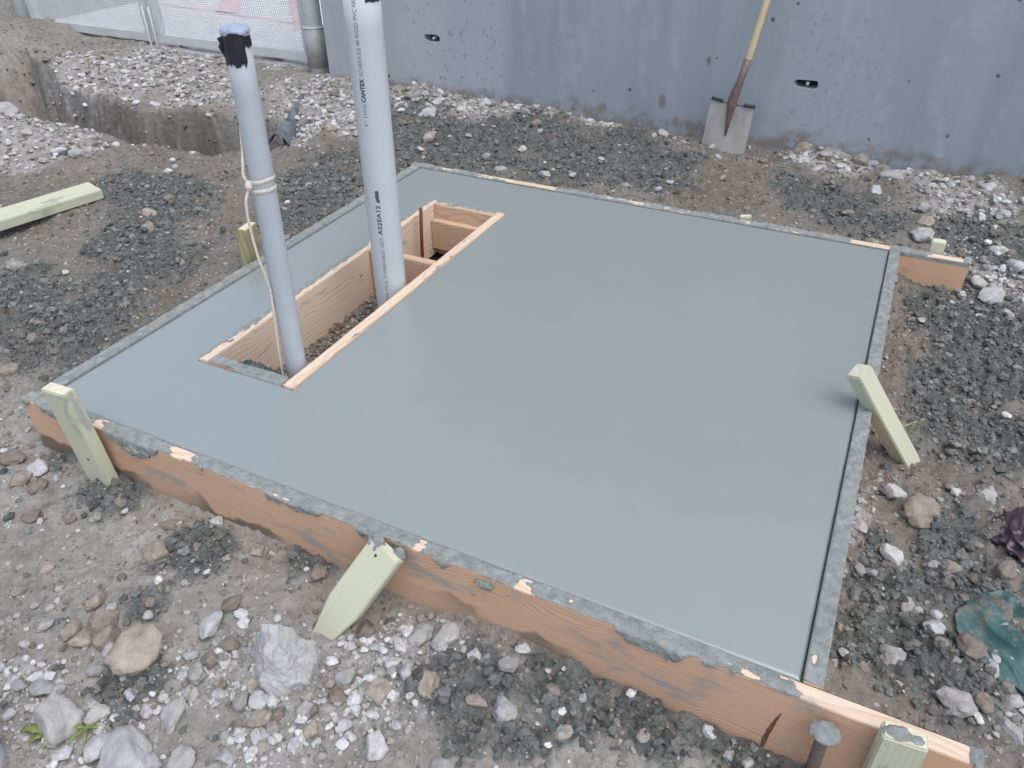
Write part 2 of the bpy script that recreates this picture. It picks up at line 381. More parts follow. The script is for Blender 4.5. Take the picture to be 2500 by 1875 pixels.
GRAV = [ (-1.23,2.93,0.322,0.585,2.26), (-0.81,2.69,0.299,0.453,2.23), (-1.07,2.53,0.191,0.546,2.29), (-0.61,3.09,0.343,0.381,2.14),
(-0.23,3.10,0.307,0.326,2.08), (-2.77,3.02,0.726,0.660,2.44), (-2.05,2.81,0.367,0.510,2.39), (-3.11,2.80,0.393,0.436,2.50),
(-1.87,3.40,0.196,0.163,2.30), (0.09,3.28,0.168,0.187,2.00), (0.51,3.34,0.220,0.183,1.91), (2.46,2.97,0.261,0.325,1.47), (2.20,3.26,0.235,0.301,1.54),
(2.58,2.27,0.204,0.371,1.42), (1.91,3.27,0.218,0.310,1.61), (2.51,2.41,0.193,0.200,1.44), (1.33,-0.28,0.208,0.164,2.33),
(1.24,-0.42,0.251,0.144,2.49), (1.02,-0.39,0.160,0.136,2.58), (0.87,-0.59,0.202,0.156,2.77), (1.36,-0.13,0.132,0.082,2.23),
(2.26,0.72,0.039,0.175,1.46), (2.59,0.30,0.092,0.126,1.20), (0.65,-0.63,0.104,0.143,2.85), (-2.38,1.83,0.406,0.542,2.57),
(-2.04,1.48,0.493,0.246,2.59), (1.72,3.26,0.147,0.236,1.65) ]
CP = np.array([
 (-1,-1.2,-.2),(0.3,-.6,-.2),(1,-.6,-.21),(1.8,-.6,-.23),(2.6,-.5,-.22),(-.05,-.1,-.2),(.5,-.12,-.19),(1,-.12,-.185),
 (1.25,-.12,-.2),(1.5,-.12,-.175),(1.8,-.12,-.195),(2.2,-.12,-.215),(2.5,-.1,-.2),(-.3,.1,-.17),(-.1,.3,-.13),(-.1,.7,-.08),
 (-.1,1.1,-.05),(-.1,1.6,-.045),(-.1,2.1,-.04),(-.6,.6,-.13),(-.6,1.1,-.09),(-.6,1.6,-.06),(-1.3,.8,-.12),(-1.3,1.3,-.1),
 (-2,1.0,-.1),(-1.2,1.75,-.07),(-.8,1.9,-.05),(-3,1,-.1),(-2,.2,-.15),(-.5,2.3,-.04),(-.3,2.6,-.02),(0,2.4,-.05),(.5,2.3,-.05),
 (1,2.3,-.05),(1.5,2.25,-.05),(2,2.27,-.05),(2.3,2.4,-.08),(2.6,2.3,-.1),(0,3.2,-.03),(-.6,3.1,.0),(-1,2.9,.0),(-.8,2.6,-.02),
 (.6,3.2,-.035),(.6,2.8,-.03),(1.3,3.15,-.05),(1.3,2.7,-.03),(2,3.2,-.05),(2,2.8,-.06),(2.7,3.2,-.06),(2.7,2.7,-.09),
 (2.3,1.9,-.19),(2.3,1.5,-.2),(2.3,1,-.2),(2.3,.5,-.2),(2.3,.1,-.2),(2.5,2.0,-.14),(2.6,1.6,-.18),(2.7,1,-.18),(2.7,.5,-.18),
 (2.8,0,-.2),(3.2,1,-.15),(3.2,2.5,-.08),(-1.5,2.62,-.06),(-2.1,2.45,-.06),(-2.8,2.55,-.05),(-1.5,3.1,-.01),(-2.3,3.1,-.01),
 (-3.1,3.2,0),(-3.8,3.3,.02),(-1.6,3.4,0),(-3.5,2.9,.05),(-4.2,2.9,.15),(-4.6,3.3,.08),(-5,2.5,.3),(-4,2.2,.1),(-3.2,1.6,-.05),(-5.0,3.3,.14),(-5.4,3.3,.34),(-5.2,3.9,.30),(-5.6,4.4,.5),(-6.5,3.5,.6),(-6.5,6,.6)])

def base_h(x, y):
    x = np.asarray(x, float); y = np.asarray(y, float)
    num = np.zeros_like(x); den = np.zeros_like(x)
    for cx, cy, cz in CP:
        wgt = 1.0 / ((x-cx)**2 + (y-cy)**2 + .012)**2
        num += wgt*cz; den += wgt
    z = num/den
    z = z + .17*np.exp(-((x+2.35)/.50)**2 - ((y-1.55)/.22)**2)          # pale heap in front of the trench
    z = z + .05*np.exp(-((x+.75)/.35)**2 - ((y-2.75)/.35)**2)          # gravel mound by the wall
    z = z + .055*np.exp(-((x-1.3)/.30)**2 - ((y-2.78)/.22)**2) + .04*np.exp(-((x-.25)/.45)**2 - ((y-2.75)/.2)**2) + .045*np.exp(-((x+.25)/.25)**2 - ((y-2.42)/.2)**2) + .03*np.exp(-((x-2.1)/.4)**2 - ((y-2.95)/.2)**2)
    z = z + (.04*fbm2(x*3.2, x*0+7, 4, 54, .6)+.01)*np.exp(-((y-3.3)/.14)**2)*(x > -1.4)
    # trench
    yb = np.interp(x, [-4, -2.75, -2.15, -1.52, -.9], [2.9, 2.42, 2.33, 2.5, 2.55])+.07*fbm2(x*2.6, x*0+3, 5, 51, .65)
    yn = np.interp(x, [-4, -3, -2.05, -1.6, -1.15, -.85], [2.2, 1.95, 1.93, 1.88, 1.95, 2.05])+.06*fbm2(x*3, x*0, 4, 52, .6)
    ruf = 1+.9*fbm2(x*7, y*7, 4, 53, .65)+.8*fbm2(x*21, y*21, 3, 55, .6)
    m = np.minimum(np.minimum((yb-y)/(.085*np.clip(ruf, .35, 2)), (y-yn)/.16), np.minimum((-.93-x)/.10, (x+3.9)/.5))
    t = np.clip(m, 0, 1); t = t*t*(3-2*t)
    z = z*(1-t) + t*(-.46)
    # under the form and inside the block-out box
    ins = (x > -.02) & (x < 2.205) & (y > -.02) & (y < 2.155)
    z = np.where(ins, -.30, z)
    bx = (x > .27) & (x < .64) & (y > .36) & (y < 1.255)
    z = np.where(bx, -.235, z)
    return z

# ================================================================== THE SETTING: ground
def patches(x, y, L):
    m = np.full(np.shape(x), -1.0)
    for cx, cy, a, b, az in L:
        dx = x-cx; dy = y-cy; ca, sa = math.cos(az), math.sin(az)
        f = (dx*ca+dy*sa)/b; s = (-dx*sa+dy*ca)/a          # b reaches along the heading, a across it
        m = np.maximum(m, 1-(f*f+s*s))
    return m
def wet_mask(x, y):
    return np.clip(sstep(-.22, .62, patches(x, y, WET)*.62+fbm2(x*9, y*9, 6, 5, .74)*1.05+.03+.16*sstep(.05, .4, y)*(1-.8*sstep(-1.2, -1.8, x))*sstep(3.25, 2.9, y)), 0, 1)
def grav_mask(x, y):
    return np.clip(sstep(-.1, .7, patches(x, y, GRAV)*.9+fbm2(x*5, y*5, 4, 9)*.5), 0, 1)
def form_dist(x, y):
    """distance outside the form's outer faces"""
    dx = np.maximum(np.maximum(-.045-x, x-2.23), 0); dy = np.maximum(np.maximum(-.045-y, y-2.18), 0)
    return np.hypot(dx, dy)
def ground_h(x, y, wet=None):
    x = np.asarray(x, float); y = np.asarray(y, float)
    z = base_h(x, y)
    if wet is None: wet = wet_mask(x, y)
    far = np.exp(-np.maximum(np.abs(x)-6, 0)/3)*np.exp(-np.maximum(np.abs(y)-6, 0)/3)
    rgh = sstep(-.35, .45, fbm2(x*3.3, y*3.3, 3, 24)+np.where(y < -.05, -.15, .15))
    z = z+far*(.020*fbm2(x*3.1, y*3.1, 3, 21)+.012*fbm2(x*11, y*11, 4, 22, .6)+.005*np.abs(fbm2(x*36, y*36, 3, 23, .6)))
    c1 = clods(x, y, 30, 131); c2 = clods(x, y, 68, 132)
    z = z+(1-wet)*far*(np.where(y > .02, .025, .014)*c1*rgh+.009*c2*(.4+.6*rgh)+.020*clods(x, y, 13, 134)*rgh*sstep(.0, .2, y))+wet*(.026*c1+.018*c2+.016*clods(x, y, 17, 133)-.014)
    fd = form_dist(x, y)
    ins = (x > -.05) & (x < 2.24) & (y > -.05) & (y < 2.185)
    lim = np.where(fd < .10, -.014+.0*fd, 9.)
    z = np.where(~ins, np.minimum(z, lim), z)
    z = np.where((y > 3.25) & (y < 6) & (x > -1.45), np.minimum(z, .02), z)
    z = np.where((y > 3.5) & (x > -4.85), np.minimum(z, -.03), z)
    return z
def lines(segs):
    out = []
    for a, b, s in segs: out += list(np.arange(a, b, s))
    return np.array(out)
def build_ground():
    xs = np.concatenate([[-120, -60, -30, -15, -10, -7, -6], lines([(-5.2, -1.0, .0135), (-1.0, 2.85, .0062), (2.85, 3.6, .03)]), [3.7, 4.2, 5, 7, 12, 30, 60, 120]])
    ys = np.concatenate([[-120, -60, -30, -12, -6, -3, -2], lines([(-1.5, -.9, .03), (-.9, .9, .0062), (.9, 3.46, .0075)]), [3.5, 3.8, 5, 8, 14, 30, 60, 120]])
    X, Y = np.meshgrid(xs, ys, indexing='ij'); nx, ny = X.shape
    wet = wet_mask(X, Y); gr = grav_mask(X, Y); Z = ground_h(X, Y, wet)
    V = np.stack([X, Y, Z], -1).reshape(-1, 3)
    i = np.arange(nx*ny).reshape(nx, ny)
    F = np.stack([i[:-1, :-1], i[1:, :-1], i[1:, 1:], i[:-1, 1:]], -1)
    cx = (X[:-1, :-1]+X[1:, 1:])/2; cy = (Y[:-1, :-1]+Y[1:, 1:])/2
    drop = (cx > .05) & (cx < 2.13) & (cy > .05) & (cy < 2.08) & ~((cx > .24) & (cx < .67) & (cy > .3) & (cy < 1.84))
    F = F[~drop].reshape(-1, 4)
    o = obj_np("ground", V, F, mat_ground(), smooth=True)
    dust = np.clip(.8*np.exp(-((X+2.35)/.55)**2-((Y-1.6)/.3)**2)+sstep(.25, -.25, Y+.25*fbm2(X*3, Y*3, 3, 61))*.9+.15+.25*fbm2(X*2, Y*2, 3, 62)+.9*np.minimum(1, gr*1.5)*(Y > 2.2)+.5*((X < -1.3) & (Y > 2.45)), 0, 1)
    for nm, a in (("wet", wet), ("grav", gr), ("dust", dust)):
        at = o.data.attributes.new(nm, 'FLOAT', 'POINT'); at.data.foreach_set("value", np.ascontiguousarray(a.ravel(), np.float32))
    tag(o, "brown grey dusty soil of the building site with spilled dark concrete", kind="structure")
    return o
build_ground()

# pavement beyond the gate
M_pave = mat_plain("pale_pavement", (.72, .72, .71), .8, .3, var=.10, scale=3)
bm = bmesh.new(); add_box(bm, -40, -1.75, 3.63, 60, -.10, .012)
pave = tag(obj_bm("pavement", bm, M_pave), "pale concrete pavement beyond the perforated gate", kind="structure")
M_pink = mat_plain("pink_spray_paint", (.84, .46, .43), .8, .3, var=.25, scale=14)
def mark(pts, wd):
    P = np.array(pts, float); T = np.gradient(P, axis=0); N = np.stack([-T[:, 1], T[:, 0]], 1); N /= np.linalg.norm(N, axis=1)[:, None]
    jit = 1+.25*(rng.random(len(P))-.5)
    V = np.concatenate([np.c_[P+N*wd*jit[:, None]/2, np.full(len(P), .0165)], np.c_[P-N*wd*jit[:, None]/2, np.full(len(P), .0165)]])
    n = len(P); F = [(i, i+1, n+i+1, n+i) for i in range(n-1)]
    obj_np("painted_line", V, np.array(F), M_pink, pave)
def seg(a, b, n=14): return [(a[0]+(b[0]-a[0])*t, a[1]+(b[1]-a[1])*t) for t in np.linspace(0, 1, n)]
mark(seg((-4.75, 4.85), (-2.80, 4.64)), .06); mark(seg((-3.62, 4.70), (-4.6, 5.9)), .20); mark(seg((-2.55, 4.46), (-4.0, 6.1)), .17); mark(seg((-5.30, 4.75), (-6.6, 5.5)), .22)

def ico(sub):
    bm = bmesh.new(); bmesh.ops.create_icosphere(bm, subdivisions=sub, radius=1.0); bm.verts.index_update()
    V = np.array([v.co[:] for v in bm.verts]); F = np.array([[v.index for v in f.verts] for f in bm.faces]); bm.free(); return V, F
ICO0, ICO0F = ico(1); ICO1, ICO1F = ico(2); ICO2, ICO2F = ico(3); ICO3, ICO3F = ico(4)
# ================================================================== concrete wall
M_wall = mat_wall()
YW = 3.30
HOLES = [(-.603, .329, .056, .022), (1.620, .302, .060, .021)]
def build_wall():
    x0, x1, z0, z1 = -1.42, 9.0, -.6, 2.9
    hx, hz = .10, .06
    xs = sorted({x0, x1, *[c[0]-hx for c in HOLES], *[c[0]+hx for c in HOLES]}); zs = sorted({z0, z1, *[c[1]-hz for c in HOLES], *[c[1]+hz for c in HOLES]})
    bm = bmesh.new()
    vd = {}
    def V(x, y, z):
        k = (round(x, 5), round(y, 5), round(z, 5))
        if k not in vd: vd[k] = bm.verts.new(k)
        return vd[k]
    for i in range(len(xs)-1):
        for j in range(len(zs)-1):
            mx, mz = (xs[i]+xs[i+1])/2, (zs[j]+zs[j+1])/2
            if any(abs(mx-c[0]) < hx and abs(mz-c[1]) < hz for c in HOLES): continue
            bm.faces.new([V(xs[i], YW, zs[j]), V(xs[i+1], YW, zs[j]), V(xs[i+1], YW, zs[j+1]), V(xs[i], YW, zs[j+1])])
    yb = YW+.30
    for q in ([(x0, z0), (x1, z0)], [(x1, z1), (x0, z1)]):
        bm.faces.new([V(q[0][0], YW, q[0][1]), V(q[1][0], YW, q[1][1]), V(q[1][0], yb, q[1][1]), V(q[0][0], yb, q[0][1])])
    for xx in (x0, x1): bm.faces.new([V(xx, YW, z0), V(xx, YW, z1), V(xx, yb, z1), V(xx, yb, z0)])
    bm.faces.new([V(x0, yb, z0), V(x1, yb, z0), V(x1, yb, z1), V(x0, yb, z1)])
    wall = obj_bm("concrete_wall", bm, M_wall)
    tag(wall, "tall bluish grey cast concrete wall with pale streaks behind the slab", "wall")
    M_pin = mat_plain("tie_plug", (.62, .62, .60), .6); M_dk = mat_plain("tie_hole_shade", (.05, .05, .052), .9)
    for n, (cx, cz, a, b) in enumerate(HOLES):
        N = 40; an = np.linspace(0, 2*np.pi, N, endpoint=False)+.0001
        e = .42                                            # superellipse: a slot with rounded ends
        ix = cx+a*np.sign(np.cos(an))*np.abs(np.cos(an))**e; iz = cz+b*np.sign(np.sin(an))*np.abs(np.sin(an))**.75
        ix = ix+.003*fbm2(an*2, an*0+n, 3, 70); iz = iz+.004*fbm2(an*2, an*0+n+5, 3, 71)
        t = 1/np.maximum(np.abs(np.cos(an))/hx, np.abs(np.sin(an))/hz); ox = cx+t*np.cos(an); oz = cz+t*np.sin(an)
        L = [np.c_[ox, np.full(N, YW), oz], np.c_[ix, np.full(N, YW), iz], np.c_[cx+(ix-cx)*.93, np.full(N, YW+.012), cz+(iz-cz)*.93], np.c_[cx+(ix-cx)*.85, np.full(N, YW+.075), cz+(iz-cz)*.85]]
        VV = np.concatenate(L); FF = [(k*N+i, k*N+(i+1) % N, (k+1)*N+(i+1) % N, (k+1)*N+i) for k in range(3) for i in range(N)]
        # corners of the rectangular patch
        hole = obj_np("tie_hole", VV, np.array(FF), M_wall, wall)
        me = hole.data; bm = bmesh.new(); bm.from_mesh(me); bm.verts.ensure_lookup_table()
        cs = [bm.verts.new((cx+sx*hx, YW, cz+sz*hz)) for sx, sz in ((1, 1), (-1, 1), (-1, -1), (1, -1))]; bm.verts.ensure_lookup_table()
        for q, c in zip(((1, 1), (-1, 1), (-1, -1), (1, -1)), cs):
            ca = math.atan2(q[1]*hz, q[0]*hx) % (2*math.pi)
            k = int(np.searchsorted(an, ca)); bm.faces.new([bm.verts[k % N], c, bm.verts[(k-1) % N]])
        bmesh.ops.recalc_face_normals(bm, faces=bm.faces); bm.to_mesh(me); bm.free()
        N2 = 40; back = np.concatenate([L[3]-[0, .0005, 0], [[cx, YW+.0745, cz]]]); obj_np("hole_shade", back, np.array([(i, (i+1) % N2, N2) for i in range(N2)]), M_dk, hole)  # near-black cap: the shade deep in the recess is put into its colour
        Vt, Ft = tube([(cx+.004, YW+.070, cz-.001), (cx+.004, YW+.012, cz-.001)], .0085, 10); obj_np("tie_end", Vt, Ft, M_pin, hole, True)
build_wall()

# ================================================================== gate, post, sill
M_galv = mat_plain("galvanised_steel", (.52, .53, .52), .5, .5, 0.0, .10, 9)
M_perf = mat_perforated()
M_kerb = mat_plain("sill_concrete", (.36, .355, .34), .85, .3, var=.25, scale=12, bump=.003)
gate = empty("perforated_gate", (-3.2, 3.5, .04)); tag(gate, "galvanised gate with two perforated sheet panels above the gravel bank", "gate")
def gbox(name, x0, x1, y0, y1, z0, z1, mat=M_galv, bev=.003):
    bm = bmesh.new(); add_box(bm, x0, x1, y0, y1, z0, z1, bev); return part_of(obj_bm(name, bm, mat), gate)
GB, GT = .045, 1.75
for x0, x1 in ((-4.58, -3.225), (-3.175, -1.705)):
    gbox("bottom_rail", x0, x1, 3.475, 3.53, GB, GB+.062); gbox("top_rail", x0, x1, 3.475, 3.53, GT, GT+.06)
    gbox("stile", x0, x0+.055, 3.473, 3.532, GB+.0625, GT-.0005); gbox("stile", x1-.055, x1, 3.473, 3.532, GB+.0625, GT-.0005)
    V = np.array([(x0+.05, 3.505, GB+.058), (x1-.05, 3.505, GB+.058), (x1-.05, 3.505, GT+.002), (x0+.05, 3.505, GT+.002)]); V2 = V+[0, .002, 0]
    VV = np.concatenate([V, V2]); FF = np.array([(0, 1, 2, 3), (7, 6, 5, 4)])
    part_of(obj_np("perforated_sheet", VV, FF, M_perf), gate)
for dx in (-.035, .03):
    Vt, Ft = tube([(-3.2+dx, 3.462, .30), (-3.2+dx, 3.462, .05), (-3.2+dx, 3.462, -.12)], .0085, 8); part_of(obj_np("drop_rod", Vt, Ft, M_galv, None, True), gate)
bm = bmesh.new(); add_box(bm, -4.9, -1.74, 3.40, 3.62, -.35, .018, .008)
tag(obj_bm("concrete_sill", bm, M_kerb), "low pale concrete sill running under the perforated gate", "sill")
def post(name, x, y, r, label, rings):
    root = empty(name, (x, y, 0)); tag(root, label, "post")
    a = lambda P, R, n, m=M_galv: part_of(obj_np(n, *tube(P, R, 28), m, None, True), root)
    a([(x, y, -.35), (x, y, .6), (x, y, 2.1)], r, "shaft")
    if rings:
        a([(x, y, .045), (x, y, .047), (x, y, .30), (x, y, .303)], [r+.001, r+.010, r+.010, r+.001], "collar", M_sleeve)
        a([(x, y, .296), (x, y, .300), (x, y, .304)], [r+.0105, r+.014, r+.0105], "ring")
    return root
M_sleeve = mat_plain("dull_steel_sleeve", (.36, .355, .34), .6, .4, .2, .2, 18)
post("round_steel_post", -1.585, 3.40, .062, "round galvanised steel post with sleeved foot between gate and wall", True)
post("round_steel_post", -4.70, 3.50, .055, "round galvanised steel post at the far left end of the gate", False)

# ================================================================== slab
SX, SY = 2.185, 2.134
BX0, BX1, BY0, BY1 = .265, .642, .350, 1.795          # outside of the block-out box
def build_slab():
    def fine(a, b, ea=True, eb=True):
        e = [0, .0015, .003, .0045, .006, .008, .010, .013, .017, .025]
        o = []
        if ea: o += [a+q for q in e]
        if eb: o += [b-q for q in e]
        mid = np.arange(a+.025, b-.02, .03); return o+list(mid)
    xs = np.unique(np.round(fine(0, BX0)+fine(BX0, BX1)+fine(BX1, SX), 5)); ys = np.unique(np.round(fine(0, BY0)+fine(BY0, BY1)+fine(BY1, SY), 5))
    X, Y = np.meshgrid(xs, ys, indexing='ij')
    de = np.minimum(np.minimum(X, SX-X), np.minimum(Y, SY-Y))
    dbx = np.maximum(np.maximum(BX0-X, X-BX1), 0); dby = np.maximum(np.maximum(BY0-Y, Y-BY1), 0); db = np.hypot(dbx, dby)
    def prof(d, r, dep):
        t = np.clip(1-d/r, 0, 1); return -dep*(1-np.sqrt(np.maximum(1-t*t, 0)))
    rr = .013+.002*fbm2(X*9, Y*9, 3, 41)
    Z = -.0025+prof(de, rr, .014)+prof(db, .010+.003*fbm2(X*6, Y*6, 2, 43), .008)+.0007*fbm2(X*2.3, Y*2.3, 3, 42)
    nx, ny = X.shape; i = np.arange(nx*ny).reshape(nx, ny)
    F = np.stack([i[:-1, :-1], i[1:, :-1], i[1:, 1:], i[:-1, 1:]], -1)
    cx = (X[:-1, :-1]+X[1:, 1:])/2; cy = (Y[:-1, :-1]+Y[1:, 1:])/2
    F = F[~((cx > BX0) & (cx < BX1) & (cy > BY0) & (cy < BY1))].reshape(-1, 4)
    me = mesh_np("concrete_slab", np.stack([X, Y, Z], -1).reshape(-1, 3), F, True)
    bm = bmesh.new(); bm.from_mesh(me)
    bmesh.ops.delete(bm, geom=[v for v in bm.verts if not v.link_faces], context='VERTS')
    be = [e for e in bm.edges if len(e.link_faces) == 1]
    ret = bmesh.ops.extrude_edge_only(bm, edges=be)
    for v in ret['geom']:
        if isinstance(v, bmesh.types.BMVert): v.co.z = -.19
    bm.to_mesh(me); bm.free(); me.polygons.foreach_set("use_smooth", np.full(len(me.polygons), True, dtype=bool))
    o = link("concrete_slab", me, mat_slab()); tag(o, "smooth freshly floated grey concrete slab inside the timber formwork", "slab")
build_slab()

# ================================================================== formwork boards
M_board = mat_wood("form_board_fir", (.60, .395, .262), (.40, .23, .138), smear=.55, wet=.8, scale=2.1, swirl=1.5)
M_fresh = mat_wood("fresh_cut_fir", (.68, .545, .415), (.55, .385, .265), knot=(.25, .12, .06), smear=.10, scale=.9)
M_fresh2 = mat_wood("planed_fir", (.60, .42, .29), (.42, .26, .16), knot=(.2, .09, .05), smear=.2)
M_crust = mat_crust("smeared_concrete", (.185, .203, .190), (.33, .352, .335))
M_lump = mat_crust("stiff_concrete_lump", (.075, .090, .084), (.165, .185, .178), .8)
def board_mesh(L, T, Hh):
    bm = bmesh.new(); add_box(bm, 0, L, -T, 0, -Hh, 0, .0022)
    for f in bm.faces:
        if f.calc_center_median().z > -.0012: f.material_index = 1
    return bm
def crust(parent, L, T, seed, cover, drip, mw, bare=(), thick=.0045, bias=0.0, inner=False):
    """thin skin of smeared concrete over the board's top (y = -T..0) and ragged down its y = -T face"""
    du = .0042; us = np.arange(.002, L-.001, du); s = np.concatenate([[-.016, -.010, -.005, -.001], np.linspace(.0008, T, 12), T+np.arange(.003, .085, .0032)])
    U, S = np.meshgrid(us, s, indexing='ij')
    c = cover+.9*fbm2(U*9, S*34, 5, seed, .6)+.35*fbm2(U*60, S*70, 2, seed+4)+bias*(S/T-.5)
    rag = np.maximum(0, drip+.085*fbm2(us*6.5, us*0, 6, seed+7, .74))[:, None]
    side = (rag-(S-T))/.012+.5*fbm2(U*55, S*60, 2, seed+9)
    for a, b, k in bare:
        q = sstep(a, a+.05, U)*sstep(b, b-.05, U); c = c-q*k; side = side-q*4
    m = np.where(S <= T+.001, c, np.minimum(c+.35, side))
    m = np.where(S < 0, 1.0 if inner else -1.0, m)
    h = np.clip(m, 0, 1); h = -.0006+(.0014+thick*(.5+.75*fbm2(U*30, S*48, 5, seed+2, .72)))*sstep(0, .45, h)
    top = S <= T
    h = np.where(S < 0, .0007, h)
    Yl = np.where(top, np.where(S < 0, h, -S), -T-h); Zl = np.where(top, np.where(S < 0, S, h), -(S-T)+np.where(S-T < .006, h*(1-(S-T)/.006), 0))
    V = np.stack([U, Yl, Zl], -1).reshape(-1, 3); nu, ns = U.shape; i = np.arange(nu*ns).reshape(nu, ns)
    F = np.stack([i[:-1, :-1], i[:-1, 1:], i[1:, 1:], i[1:, :-1]], -1)
    keep = (m[:-1, :-1] > 0) & (m[1:, :-1] > 0) & (m[1:, 1:] > 0) & (m[:-1, 1:] > 0)
    F = F[keep].reshape(-1, 4)
    used = np.unique(F); re = np.zeros(len(V), int); re[used] = np.arange(len(used))
    o = obj_np("concrete_smear", V[used], re[F], M_crust, parent, True); o["label"] = "rough grey smear of concrete along the top edge"; o["kind"] = "stuff"
    return o
def rotz(loc, deg): return Matrix.Translation(loc) @ Matrix.Rotation(math.radians(deg), 4, 'Z')
form = empty("timber_formwork", (0, 0, -.235)); tag(form, "orange brown fir boards nailed into a square form around the slab", "formwork")
def form_board(loc, deg, L, label, cr, Hh=.235, T=.0385, mat=None):
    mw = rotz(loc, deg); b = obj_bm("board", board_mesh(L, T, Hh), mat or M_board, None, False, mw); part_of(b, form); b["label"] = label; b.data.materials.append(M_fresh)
    if cr: crust(b, L, T, cr[0], cr[1], cr[2], mw, cr[3] if len(cr) > 3 else (), .0075, 0, True)
    return b
# local y = -T is the outer face; the board's inner face lies against the slab
near_b = form_board((-.052, -.0015, 0), 0, 2.558, "long front board with a ragged crust of concrete along its top", (101, .52, .012, [(.02, .08, .9), (.255, .36, .6), (.57, .70, .8), (1.33, 1.42, .7), (1.60, 1.68, .6), (2.22, 2.56, 1.15)]))
form_board((2.186, .001, 0), 90, 2.132, "right hand board thinly coated with concrete", (102, .80, -.02, [(.02, .10, .5), (.80, .88, .6), (1.15, 1.2, .4)]))
form_board((2.475, 2.1355, 0), 180, 2.535, "far board whose end runs past the corner", (103, .34, -.03, [(.0, .16, .7), (.27, .47, .75), (.82, .90, .6), (1.72, 2.02, .9)]))
form_board((-.001, 2.133, 0), 270, 2.131, "left hand board coated with concrete", (104, .95, -.012, [(.62, .68, .5), (.88, .93, .5)]))
def lump(parent, c, r, seed, sq=(1, 1, .8), name="concrete_blob", mat=None):
    D = ICO3; n = 1+.35*vn3(D*2.1+seed, seed)*2+.25*vn3(D*5+seed, seed+1)*2
    o = obj_np(name, D*n[:, None]*r*np.array(sq)+np.array(c), ICO3F, mat or M_lump, None, True)
    return o
# small blobs of concrete stuck to the outside of the front board, and a rust run
for c, r, sd, sq in [((.395, -.044, -.030), .024, 4, (1.5, .34, .75)), ((1.50, -.044, -.022), .015, 6, (1.3, .35, .8))]:
    part_of(lump(None, c, r, sd, sq, mat=M_crust), form)
M_rust = mat_plain("rust_stain", (.15, .075, .042), .8, .2, var=.5, scale=60)
def rust_run():
    n = 40; t = np.linspace(0, 1, n); x = 2.151+.014*(1-t)**2+.0015*fbm2(t*5, t*0, 3, 88); z = -.062-.145*t; wd = .0050*np.minimum(1, 5*np.minimum(t, 1-t)+.10)*(1+.5*fbm2(t*12, t*0, 4, 89, .7))*(.45+.7*t)
    V = np.concatenate([np.c_[x-wd, np.full(n, -.0412), z], np.c_[x+wd, np.full(n, -.0412), z]]); F = np.array([(i, i+n, i+n+1, i+1) for i in range(n-1)])
    part_of(obj_np("rust_streak", V, F, M_rust), form)
rust_run()

# ------------------------------------------------------------------ block-out box around the conduits
box = empty("blockout_box", (.45, 1.07, -.24)); tag(box, "long open box of pale fir boards set into the slab around the pipes", "box")
def box_board(loc, deg, L, label, mat, Hh=.24, T=.038, cr=None):
    mw = rotz(loc, deg); b = obj_bm("board", board_mesh(L, T, Hh), mat, None, False, mw); part_of(b, box)
    if label: b["label"] = label
    if cr: crust(b, L, T, cr[0], cr[1], cr[2], mw, cr[3] if len(cr) > 3 else (), cr[4] if len(cr) > 4 else .004, cr[5] if len(cr) > 5 else 0)
    return b
box_board((BX0+.038, BY1-.001, .001), 270, BY1-BY0-.002, "left long board with a rim of concrete on its outer edge", M_fresh, cr=(201, .05, -.05, [], .003, 1.5))
box_board((BX1-.0385, BY0+.001, .002), 90, BY1-BY0-.002, "right long board, its pale top edge almost clean", M_fresh, cr=(202, -.62, -.05, [], .003, .9))
IN0, INL = BX0+.0392, BX1-BX0-.0785
box_board((IN0, BY0+.0395, -.001), 0, INL, "near end board caked with concrete", M_fresh2, cr=(203, .9, .006, [], .008))
box_board((IN0+INL, BY1-.0405, -.001), 180, INL, "far end board with concrete along its outer edge", M_fresh2, cr=(204, .1, -.05, [], .004, 1.4))
box_board((IN0+.001, 1.755, -.066), 0, INL-.002, "second shorter board nailed inside the far end", M_fresh2, .135, .036, (205, -.55, -.03))
box_board((IN0+.001, 1.281, -.004), 0, INL-.002, "cross board dividing the box", M_fresh2, .236)

# ================================================================== pipes
M_white = mat_plain("white_pvc", (.475, .51, .525), .38, .5, var=.04, scale=6, bump=.0002)
M_grey = mat_plain("grey_pvc", (.40, .43, .46), .42, .5, var=.07, scale=8, bump=.0003)
M_black = mat_plain("black_tape", (.014, .015, .022), .35, .5, var=.3, scale=20)
M_navy = mat_plain("dark_blue_tape", (.022, .022, .06), .35, .5, var=.3, scale=20)
M_film = mat_plain("plastic_film", (.30, .35, .45), .3, .5, var=.15, scale=18)
M_ink = mat_plain("print_ink", (.045, .05, .07), .6, .3, var=.2); M_ink2 = mat_plain("faint_print_ink", (.15, .165, .20), .6, .3, var=.3, scale=90)
def shell(c0, c1, r, n=40, m=10, wall_t=.006):
    c0 = np.array(c0, float); c1 = np.array(c1, float); t = np.linspace(0, 1, m)
    P = c0+(c1-c0)*t[:, None]
    # outer wall, rim and a short stretch of inner wall so the end reads as an open pipe
    P = np.concatenate([P, P[-1:], P[-1:]-[0, 0, .06]]); R = np.concatenate([np.full(m, r), [r-wall_t, r-wall_t]])
    a = np.linspace(0, 2*np.pi, n, endpoint=False); V = np.concatenate([p+np.c_[np.cos(a)*q, np.sin(a)*q, 0*a] for p, q in zip(P, R)])
    k = len(P); F = np.array([(i*n+j, i*n+(j+1) % n, (i+1)*n+(j+1) % n, (i+1)*n+j) for i in range(k-1) for j in range(n)])
    return V, F
